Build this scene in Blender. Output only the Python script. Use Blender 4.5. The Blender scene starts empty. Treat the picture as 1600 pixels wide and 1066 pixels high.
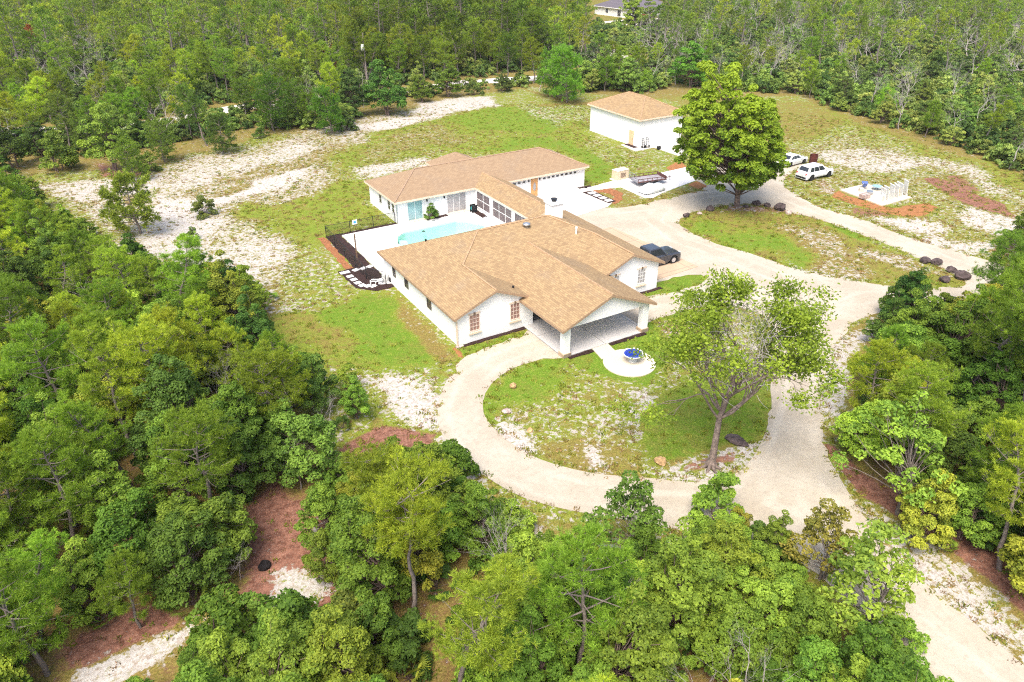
import bpy, math, random
import numpy as np
from mathutils import Vector, Matrix
from mathutils.geometry import tessellate_polygon, delaunay_2d_cdt

R = math.radians
SC = bpy.context.scene
# ------------------------------------------------------------------ camera, sky, sun, exposure
CAMF, PITCH, ROLL, YAW = 1152.866, 29.848, -0.281, 30.697
CAMP = np.array([-21.613, -44.609, 28.78])
cd = bpy.data.cameras.new('camera'); cam = bpy.data.objects.new('camera', cd)
SC.collection.objects.link(cam); SC.camera = cam
cd.sensor_width = 36.0; cd.lens = CAMF*36/1600; cd.clip_end = 5000; cd.clip_start = .5
_y, _p, _r = R(YAW), R(PITCH), R(ROLL)
FW = np.array([math.sin(_y)*math.cos(_p), math.cos(_y)*math.cos(_p), -math.sin(_p)])
RT = np.array([math.cos(_y), -math.sin(_y), 0.]); UP = np.cross(RT, FW)
RT, UP = RT*math.cos(_r)+UP*math.sin(_r), UP*math.cos(_r)-RT*math.sin(_r)
M = Matrix([list(RT)+[CAMP[0]], list(UP)+[CAMP[1]], list(-FW)+[CAMP[2]], [0, 0, 0, 1]])
M = Matrix([[RT[i], UP[i], -FW[i], CAMP[i]] for i in range(3)]+[[0, 0, 0, 1]])
cam.matrix_world = M

SUN_EL, SUN_AZ = 60, 230     # azimuth: compass degrees clockwise from +Y of where the sun stands
w = bpy.data.worlds.new('World'); SC.world = w; w.use_nodes = True
nt = w.node_tree; bg = nt.nodes['Background']
sky = nt.nodes.new('ShaderNodeTexSky'); sky.sky_type = 'NISHITA'; sky.sun_disc = False
sky.sun_elevation = R(SUN_EL); sky.sun_rotation = R(SUN_AZ); sky.dust_density = 4; sky.air_density = 1.0; sky.ozone_density = .6
nt.links.new(sky.outputs[0], bg.inputs[0]); bg.inputs[1].default_value = .15
sd = bpy.data.lights.new('sun', 'SUN'); sun = bpy.data.objects.new('sun', sd); SC.collection.objects.link(sun)
sd.energy = 1.8; sd.angle = R(32); sd.color = (1, .95, .87)
_d = Vector((math.sin(R(SUN_AZ))*math.cos(R(SUN_EL)), math.cos(R(SUN_AZ))*math.cos(R(SUN_EL)), math.sin(R(SUN_EL))))
sun.rotation_euler = _d.to_track_quat('Z', 'Y').to_euler(); sun.location = (0, 0, 80)
SC.view_settings.view_transform = 'Standard'; SC.view_settings.look = 'None'
SC.view_settings.exposure = 1.16; SC.view_settings.gamma = 1
SC.cycles.max_bounces = 6; SC.cycles.diffuse_bounces = 4; SC.cycles.sample_clamp_indirect = 3; SC.cycles.transmission_bounces = 4
SC.cycles.transparent_max_bounces = 8; SC.cycles.caustics_reflective = False; SC.cycles.caustics_refractive = False
SC.cycles.use_denoising = False; SC.cycles.pixel_filter_type = 'BLACKMAN_HARRIS'; SC.cycles.filter_width = 1.15

# ------------------------------------------------------------------ helpers
def at(u, v, z=0.):
    d = FW+RT*(u-800)/CAMF+UP*(533-v)/CAMF
    q = CAMP+d*(z-CAMP[2])/d[2]
    return (float(q[0]), float(q[1]))
def pix(x, y, z=0.):
    d = np.array([x, y, z])-CAMP; t = d@FW
    return (800+CAMF*(d@RT)/t, 533-CAMF*(d@UP)/t) if t > 0 else (-9999, -9999)
class W(tuple): pass
def P(lst, z=0.): return [tuple(q) if isinstance(q, W) else at(q[0], q[1], z) for q in lst]

def tag(o, label=None, cat=None, group=None, kind=None):
    if label: o['label'] = label
    if cat: o['category'] = cat
    if group: o['group'] = group
    if kind: o['kind'] = kind
    return o
def empty(name, loc=(0, 0, 0), rz=0., label=None, cat=None, group=None):
    o = bpy.data.objects.new(name, None); SC.collection.objects.link(o)
    o.location = loc; o.rotation_euler = (0, 0, rz); o.empty_display_size = .3
    return tag(o, label, cat, group)
def copy_tree(o, parent=None):
    c = o.copy(); SC.collection.objects.link(c); c.parent = parent
    for ch in o.children: copy_tree(ch, c)
    return c

class MB:
    def __init__(s): s.v = []; s.f = []; s.m = []
    def add(s, vs, fs, m=0):
        b = len(s.v); s.v += [tuple(map(float, q)) for q in vs]
        s.f += [tuple(b+i for i in f) for f in fs]; s.m += [m]*len(fs); return s
    def box(s, x0, x1, y0, y1, z0, z1, m=0, rz=0, piv=None):
        vs = [(x, y, z) for z in (z0, z1) for y in (y0, y1) for x in (x0, x1)]
        if rz:
            px, py = piv or ((x0+x1)/2, (y0+y1)/2); c, n = math.cos(rz), math.sin(rz)
            vs = [(px+(x-px)*c-(y-py)*n, py+(x-px)*n+(y-py)*c, z) for x, y, z in vs]
        return s.add(vs, [(0, 2, 3, 1), (4, 5, 7, 6), (0, 1, 5, 4), (1, 3, 7, 5), (3, 2, 6, 7), (2, 0, 4, 6)], m)
    def prism(s, poly, z0, z1, m=0, holes=()):
        loops = [list(poly)]+[list(h) for h in holes]
        fl = [q for l in loops for q in l]
        tri = tessellate_polygon([[Vector((a, b, 0)) for a, b in l] for l in loops])
        n = len(fl); vs = [(a, b, z1) for a, b in fl]+[(a, b, z0) for a, b in fl]
        fs = []
        for t in tri:
            a, b, c = [Vector(fl[i]) for i in t]
            if (b-a).cross(c-a) < 0: t = t[::-1]
            fs.append(tuple(t))
        if z1 > z0:
            k = 0
            for l in loops:
                m_ = len(l)
                for i in range(m_):
                    j = (i+1) % m_; fs.append((k+i, k+j, n+k+j, n+k+i))
                k += m_
        return s.add(vs, fs, m)
    def poly3(s, pts, m=0, flip=False):
        f = list(range(len(pts)));
        return s.add(pts, [tuple(f[::-1] if flip else f)], m)
    def tube(s, path, rad, n=6, m=0, cap=True):
        path = [Vector(q) for q in path]
        if not hasattr(rad, '__len__'): rad = [rad]*len(path)
        rings = []; ref = Vector((.31, .2, .93)).normalized()
        for i, q in enumerate(path):
            t = (path[min(i+1, len(path)-1)]-path[max(i-1, 0)])
            t = t.normalized() if t.length > 1e-9 else Vector((0, 0, 1))
            a = t.cross(ref if abs(t.dot(ref)) < .95 else Vector((1, 0, 0))).normalized(); b = t.cross(a)
            rings.append([q+(a*math.cos(2*math.pi*k/n)+b*math.sin(2*math.pi*k/n))*rad[i] for k in range(n)])
        vs = [tuple(q) for r_ in rings for q in r_]
        fs = [(i*n+k, i*n+(k+1) % n, (i+1)*n+(k+1) % n, (i+1)*n+k) for i in range(len(path)-1) for k in range(n)]
        if cap: fs += [tuple(range(n))[::-1], tuple((len(path)-1)*n+k for k in range(n))]
        return s.add(vs, fs, m)
    def lathe(s, prof, cx=0, cy=0, n=24, m=0):
        vs = [(cx+r*math.cos(2*math.pi*k/n), cy+r*math.sin(2*math.pi*k/n), z) for r, z in prof for k in range(n)]
        fs = [(i*n+k, i*n+(k+1) % n, (i+1)*n+(k+1) % n, (i+1)*n+k) for i in range(len(prof)-1) for k in range(n)]
        return s.add(vs, fs, m)
    def loft(s, secs, m=0, closed=True, cap=True):
        n = len(secs[0]); vs = [q for r_ in secs for q in r_]
        rng = range(n if closed else n-1)
        fs = [(i*n+k, i*n+(k+1) % n, (i+1)*n+(k+1) % n, (i+1)*n+k) for i in range(len(secs)-1) for k in rng]
        if cap: fs += [tuple(range(n))[::-1], tuple((len(secs)-1)*n+k for k in range(n))]
        return s.add(vs, fs, m)
    def build(s, name, mats, parent=None, smooth=False, bevel=0):
        me = bpy.data.meshes.new(name); me.from_pydata(s.v, [], s.f); me.update()
        if not isinstance(mats, (list, tuple)): mats = [mats]
        for k in mats: me.materials.append(k)
        me.polygons.foreach_set('material_index', s.m)
        if smooth: me.polygons.foreach_set('use_smooth', [True]*len(me.polygons))
        o = bpy.data.objects.new(name, me); SC.collection.objects.link(o)
        if parent: o.parent = parent
        if bevel:
            b = o.modifiers.new('bevel', 'BEVEL'); b.width = bevel; b.segments = 2; b.limit_method = 'ANGLE'; b.angle_limit = R(40)
        return o

def np_mesh(name, V, F, mat, attr=None, smooth=False):
    """V (n,3), F (m,3|4)"""
    me = bpy.data.meshes.new(name); k = F.shape[1]
    me.vertices.add(len(V)); me.vertices.foreach_set('co', V.astype(np.float32).ravel())
    me.loops.add(F.size); me.loops.foreach_set('vertex_index', F.astype(np.int32).ravel())
    me.polygons.add(len(F)); me.polygons.foreach_set('loop_start', np.arange(0, F.size, k, dtype=np.int32))
    me.update(calc_edges=True)
    if attr is not None:
        a = me.attributes.new('v', 'FLOAT', 'FACE'); a.data.foreach_set('value', attr.astype(np.float32))
    if smooth: me.polygons.foreach_set('use_smooth', np.ones(len(F), bool))
    me.materials.append(mat)
    return me

# ------------------------------------------------------------------ materials
class NT:
    def __init__(s, name):
        s.m = bpy.data.materials.new(name); s.m.use_nodes = True; s.t = s.m.node_tree
        s.b = s.t.nodes['Principled BSDF']; s.out = s.t.nodes['Material Output']
        s.co = None
    def n(s, typ, **k):
        q = s.t.nodes.new('ShaderNode'+typ)
        for a, b in k.items(): setattr(q, a, b)
        return q
    def L(s, a, b): s.t.links.new(a, b)
    def coord(s):
        if not s.co: s.co = s.n('TexCoord').outputs['Object']
        return s.co
    def val(s, sock, x):
        if isinstance(x, bpy.types.NodeSocket): s.L(x, sock)
        else: sock.default_value = x
    def noise(s, scale, detail=4, rough=.6, vec=None, dist=0):
        q = s.n('TexNoise'); s.L(vec or s.coord(), q.inputs['Vector'])
        q.inputs['Scale'].default_value = scale; q.inputs['Detail'].default_value = detail
        q.inputs['Roughness'].default_value = rough; q.inputs['Distortion'].default_value = dist
        return q.outputs['Fac']
    def math(s, op, a, b=0., clamp=False):
        q = s.n('Math', operation=op, use_clamp=clamp); s.val(q.inputs[0], a); s.val(q.inputs[1], b); return q.outputs[0]
    def step(s, x, lo, hi):
        q = s.n('MapRange', interpolation_type='SMOOTHSTEP'); s.val(q.inputs[0], x)
        s.val(q.inputs[1], lo); s.val(q.inputs[2], hi); return q.outputs[0]
    def mix(s, f, a, b, typ='MIX'):
        q = s.n('Mix', data_type='RGBA', blend_type=typ); s.val(q.inputs[0], f)
        for k, x in ((6, a), (7, b)):
            s.val(q.inputs[k], x if isinstance(x, bpy.types.NodeSocket) else (*x, 1))
        return q.outputs[2]
    def bump(s, h, strength=.4, dist=.05):
        q = s.n('Bump'); s.L(h, q.inputs['Height']); q.inputs['Strength'].default_value = strength
        q.inputs['Distance'].default_value = dist; s.L(q.outputs[0], s.b.inputs['Normal'])
    def done(s, col, rough=.8, metal=0, spec=.3):
        s.val(s.b.inputs['Base Color'], col if isinstance(col, bpy.types.NodeSocket) else (*col, 1))
        s.val(s.b.inputs['Roughness'], rough); s.b.inputs['Metallic'].default_value = metal
        s.b.inputs['Specular IOR Level'].default_value = spec
        return s.m
def simple(name, c, rough=.7, metal=0, spec=.3, var=.12, sc=3., bump=0):
    t = NT(name); n = t.noise(sc, 5, .65)
    lo = tuple(x*(1-var) for x in c); hi = tuple(min(1, x*(1+var)) for x in c)
    if bump: t.bump(t.noise(sc*6, 3), bump, .02)
    return t.done(t.mix(t.step(n, .3, .7), lo, hi), rough, metal, spec)
white_wall = simple('white_stucco', (.86, .855, .84), .85, var=.03, sc=1.2, bump=.15)
white_trim = simple('white_trim', (.82, .82, .8), .5, var=.02)
tan_trim = simple('tan_trim', (.36, .24, .15), .6, var=.1)
cream_trim = simple('cream_trim', (.72, .58, .44), .6, var=.06)
steel = simple('galvanised_steel', (.45, .46, .47), .4, .8)
black_met = simple('black_metal', (.02, .02, .022), .45)
rubber = simple('rubber', (.015, .015, .016), .8)
rock_m = simple('grey_rock', (.075, .055, .052), .9, var=.5, sc=2.5, bump=.6)
tan_rock = simple('tan_rock', (.42, .27, .13), .9, var=.4, sc=2.5, bump=.6)
pale_rock = simple('pale_rock', (.42, .33, .29), .9, var=.4, sc=2.5, bump=.6)
mulch = simple('dark_mulch', (.035, .017, .014), .95, var=.5, sc=9, bump=.8)
red_mulch = simple('pine_straw', (.27, .11, .045), .95, var=.35, sc=5, bump=.8)
wood_m = simple('weathered_wood', (.2, .13, .08), .8, var=.3)
door_wood = simple('oak_door', (.55, .3, .12), .5, var=.15, sc=5)
paver = simple('paver', (.62, .6, .58), .8, var=.1)
def glass_mat(name, c, rough=.08, var=.5, sc=.6):
    t = NT(name); n = t.noise(sc, 2, .5)
    return t.done(t.mix(n, tuple(x*(1-var) for x in c), tuple(x*(1+var) for x in c)), rough, 0, .6)
dark_glass = glass_mat('dark_glass', (.06, .06, .065))
curtain_glass = glass_mat('curtained_glass', (.25, .4, .42), .12, .35, .9)
brown_glass = glass_mat('brown_blind_glass', (.28, .16, .13), .15, .3, 2)
grey_glass = glass_mat('grey_blind_glass', (.33, .32, .32), .15, .3, 2)
screen_m = glass_mat('insect_screen', (.13, .1, .1), .6, .5, .4)

def concrete(name, c, joint=0):
    t = NT(name); n = t.noise(.5, 6, .65); n2 = t.noise(14, 3, .6)
    col = t.mix(t.step(n, .35, .7), tuple(x*.86 for x in c), c)
    col = t.mix(t.math('MULTIPLY', n2, .25), col, tuple(x*.75 for x in c))
    if joint:
        sp = t.n('SeparateXYZ'); t.L(t.coord(), sp.inputs[0]); f = None
        for k in (0, 1):
            a = t.math('ABSOLUTE', t.math('SUBTRACT', t.math('FRACT', t.math('DIVIDE', sp.outputs[k], joint)), .5))
            b = t.math('LESS_THAN', a, .04/joint)
            f = b if f is None else t.math('MAXIMUM', f, b)
        col = t.mix(t.math('MULTIPLY', f, .5), col, (.12, .11, .1))
    return t.done(col, .85)
conc_white = concrete('pool_deck_concrete', (.74, .72, .69))
conc_drive = concrete('driveway_concrete', (.68, .63, .56), 4.1)
conc_tan = concrete('tan_concrete', (.5, .37, .25), 3.9)
conc_slab = concrete('porch_concrete', (.56, .54, .52), 3.95)
conc_cream = concrete('cream_concrete', (.66, .58, .46))

def shingles(name, base, dark, hot, mott):
    """courses of small tabs with colour varying tab by tab; geometry comes with object space metres"""
    t = NT(name); co = t.coord()
    br = t.n('TexBrick'); 
    gm = t.n('NewGeometry'); sp = t.n('SeparateXYZ'); t.L(co, sp.inputs[0])
    nn = t.n('SeparateXYZ'); t.L(gm.outputs['True Normal'], nn.inputs[0])
    # along the eave: y on left/right planes, x on front/back planes ; up the slope: z
    isx = t.math('GREATER_THAN', t.math('ABSOLUTE', nn.outputs[0]), t.math('ABSOLUTE', nn.outputs[1]))
    along = t.math('ADD', t.math('MULTIPLY', sp.outputs[1], isx), t.math('MULTIPLY', sp.outputs[0], t.math('SUBTRACT', 1., isx)))
    cv = t.n('CombineXYZ'); t.L(along, cv.inputs[0]); t.L(t.math('MULTIPLY', sp.outputs[2], 2.6), cv.inputs[1])
    t.L(cv.outputs[0], br.inputs['Vector'])
    br.inputs['Scale'].default_value = 1; br.inputs['Brick Width'].default_value = .34; br.inputs['Row Height'].default_value = .17
    br.inputs['Mortar Size'].default_value = .012; br.inputs['Bias'].default_value = 0.; br.offset = .5
    br.inputs['Color1'].default_value = (0, 0, 0, 1); br.inputs['Color2'].default_value = (1, 1, 1, 1); br.inputs['Mortar'].default_value = (.5, .5, .5, 1)
    n1 = t.noise(.4, 4, .6); n2 = t.noise(4.2, 4, .7, vec=cv.outputs[0])
    wn = t.n('TexWhiteNoise', noise_dimensions='2D')
    sn = t.n('VectorMath', operation='SNAP'); t.L(cv.outputs[0], sn.inputs[0]); sn.inputs[1].default_value = (.34, .34, 1)
    t.L(sn.outputs[0], wn.inputs['Vector'])
    sep = t.n('SeparateColor'); t.L(br.outputs['Color'], sep.inputs[0])
    f = t.math('ADD', t.math('MULTIPLY', sep.outputs[0], .8), t.math('MULTIPLY', wn.outputs['Value'], .2))
    f = t.math('ADD', t.math('MULTIPLY', t.math('SUBTRACT', f, .5), mott), .5, True)
    col = t.mix(f, dark, base)
    col = t.mix(t.math('MULTIPLY', t.step(n2, .5, .7), .6*mott), col, hot)
    grey = t.math('MULTIPLY', t.step(n1, .5, .72), .22*mott)
    col = t.mix(grey, col, tuple((base[0]+base[1])*.3 for _ in range(3)))
    ml = t.math('MULTIPLY', br.outputs['Fac'], .6)
    col = t.mix(ml, col, tuple(x*.5 for x in dark))
    t.bump(br.outputs['Fac'], -.3, .02)
    return t.done(col, .92, 0, .15)
roof_main = shingles('tan_shingles', (.415, .295, .155), (.23, .15, .085), (.36, .225, .115), .7)
roof_pink = shingles('pinkish_tan_shingles', (.365, .26, .16), (.24, .16, .1), (.31, .205, .125), .55)
roof_grey = shingles('grey_shingles', (.16, .14, .16), (.11, .1, .115), (.15, .13, .14), .6)

# leaves: the tree's own colour comes with obj.color, leaves differ one from another
def leaf_mat(name, trans=.35, spread=.5, rough=.55, const=None):
    t = NT(name); oi = t.n('ObjectInfo'); at_ = t.n('Attribute', attribute_name='v')
    f = at_.outputs['Fac']
    c = oi.outputs['Color']
    if const: c = t.n('RGB').outputs[0]; c.default_value = (*const, 1)
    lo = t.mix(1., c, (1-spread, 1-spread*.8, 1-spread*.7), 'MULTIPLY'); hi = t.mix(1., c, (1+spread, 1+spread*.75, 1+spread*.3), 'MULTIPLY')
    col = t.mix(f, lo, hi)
    hs = t.n('HueSaturation'); t.L(col, hs.inputs['Color'])
    t.L(t.math('ADD', t.math('MULTIPLY', oi.outputs['Random'], .026), .475), hs.inputs['Hue'])
    t.L(t.math('ADD', t.math('MULTIPLY', t.math('FRACT', t.math('MULTIPLY', oi.outputs['Random'], 7.3)), .5), .75), hs.inputs['Value'])
    col = hs.outputs[0]
    t.done(col, rough, 0, .12)
    tr = t.n('BsdfTranslucent'); t.L(t.mix(1., col, (1.15, 1.1, .6), 'MULTIPLY'), tr.inputs[0])
    ms = t.n('MixShader'); ms.inputs[0].default_value = trans
    t.L(t.b.outputs[0], ms.inputs[1]); t.L(tr.outputs[0], ms.inputs[2]); t.L(ms.outputs[0], t.out.inputs[0])
    return t.m
leafm = leaf_mat('leaves'); needle = leaf_mat('needles', .4, .45)
bark = simple('bark', (.17, .12, .1), .95, var=.45, sc=4, bump=.6)
bark_g = simple('grey_bark', (.2, .165, .145), .95, var=.3, sc=5, bump=.5)
dead_m = simple('dead_grey_wood', (.36, .32, .3), .95, var=.3, sc=5)

# ------------------------------------------------------------------ ground
def inside(poly, X, Y):
    r = np.zeros(X.shape, bool); n = len(poly)
    for i in range(n):
        x0, y0 = poly[i]; x1, y1 = poly[(i+1) % n]
        if y0 == y1: continue
        c = ((y0 > Y) != (y1 > Y)) & (X < (x1-x0)*(Y-y0)/(y1-y0)+x0); r ^= c
    return r
def segdist(pts, X, Y, closed=True):
    d = np.full(X.shape, 1e9); n = len(pts)
    for i in range(n if closed else n-1):
        x0, y0 = pts[i]; x1, y1 = pts[(i+1) % n]; dx, dy = x1-x0, y1-y0; l = dx*dx+dy*dy+1e-12
        t = np.clip(((X-x0)*dx+(Y-y0)*dy)/l, 0, 1); d = np.minimum(d, np.hypot(X-x0-t*dx, Y-y0-t*dy))
    return d
def field(poly, X, Y, soft):
    d = segdist(poly, X, Y); d = np.where(inside(poly, X, Y), d, -d)
    t = np.clip(d/soft+.5, 0, 1); return t*t*(3-2*t)
def axis(lo, hi, st, far):
    a = list(np.arange(lo, hi, st)); s = st; q = a[-1]
    while q < far: s *= 1.25; q += s; a.append(q)
    s = st; q = a[0]; b = []
    while q > -far: s *= 1.25; q -= s; b.append(q)
    return np.array(b[::-1]+a)
gx = axis(-36, 105, .45, 2500); gy = axis(-48, 110, .45, 2500)
GX, GY = np.meshgrid(gx, gy); GX = GX.ravel(); GY = GY.ravel()
CLEAR = P([(0, 275), (150, 265), (240, 265), (300, 238), (350, 235), (400, 210), (545, 208), (600, 180), (700, 155), (830, 135), (1000, 155), (1250, 150), (1330, 190), (1500, 245), (1700, 310), (1700, 430), (1560, 430), (1500, 480), (1380, 480), (1330, 520), (1330, 600), (1325, 690), (1360, 780), (1450, 860), (1620, 980), (1700, 1200), (1400, 1080), (1250, 900), (1000, 840), (800, 810), (700, 760), (600, 730), (500, 710), (440, 600), (430, 470), (400, 420), (290, 420), (200, 395), (90, 370), (0, 330)])
ch = {k: np.zeros(len(GX)) for k in 'slrod'}   # sand, lush, reddish litter, orange soil, dry (brownish) grass
def vnoise(X, Y, sc, seed):
    g_ = np.random.default_rng(seed); T = g_.uniform(-1, 1, (256, 256)); x = X/sc; y = Y/sc; xi = np.floor(x).astype(int); yi = np.floor(y).astype(int); fx = x-xi; fy = y-yi
    fx = fx*fx*(3-2*fx); fy = fy*fy*(3-2*fy); q = lambda a, b: T[a % 256, b % 256]
    return (q(xi, yi)*(1-fx)+q(xi+1, yi)*fx)*(1-fy)+(q(xi, yi+1)*(1-fx)+q(xi+1, yi+1)*fx)*fy
WX = sum(vnoise(GX, GY, c, 5+i)*c*.42 for i, c in enumerate((7, 3.2, 1.5))); WY = sum(vnoise(GX, GY, c, 15+i)*c*.42 for i, c in enumerate((7, 3.2, 1.5)))
def paint(px, soft=1.5, **kw):
    k_ = 0 if soft < .75 else min(1, soft/2)
    f = field(P(px), GX+WX*k_, GY+WY*k_, soft*1.6 if k_ else soft)
    for k, v in kw.items(): ch[k] += (v-ch[k])*f
ch['r'][:] = .42; ch['s'][:] = .16; ch['d'][:] = .9
for k, v in (('r', .3), ('d', .8), ('s', .3)):
    f = np.clip((GY-.0*GX-28)/12, 0, 1); f = np.maximum(f, np.clip((GX-52)/8, 0, 1)); ch[k] += (v-ch[k])*f
f = field(CLEAR, GX, GY, 3.)
for k, v in (('r', .0), ('s', .40), ('l', .25), ('d', .35)): ch[k] += (v-ch[k])*f
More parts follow.
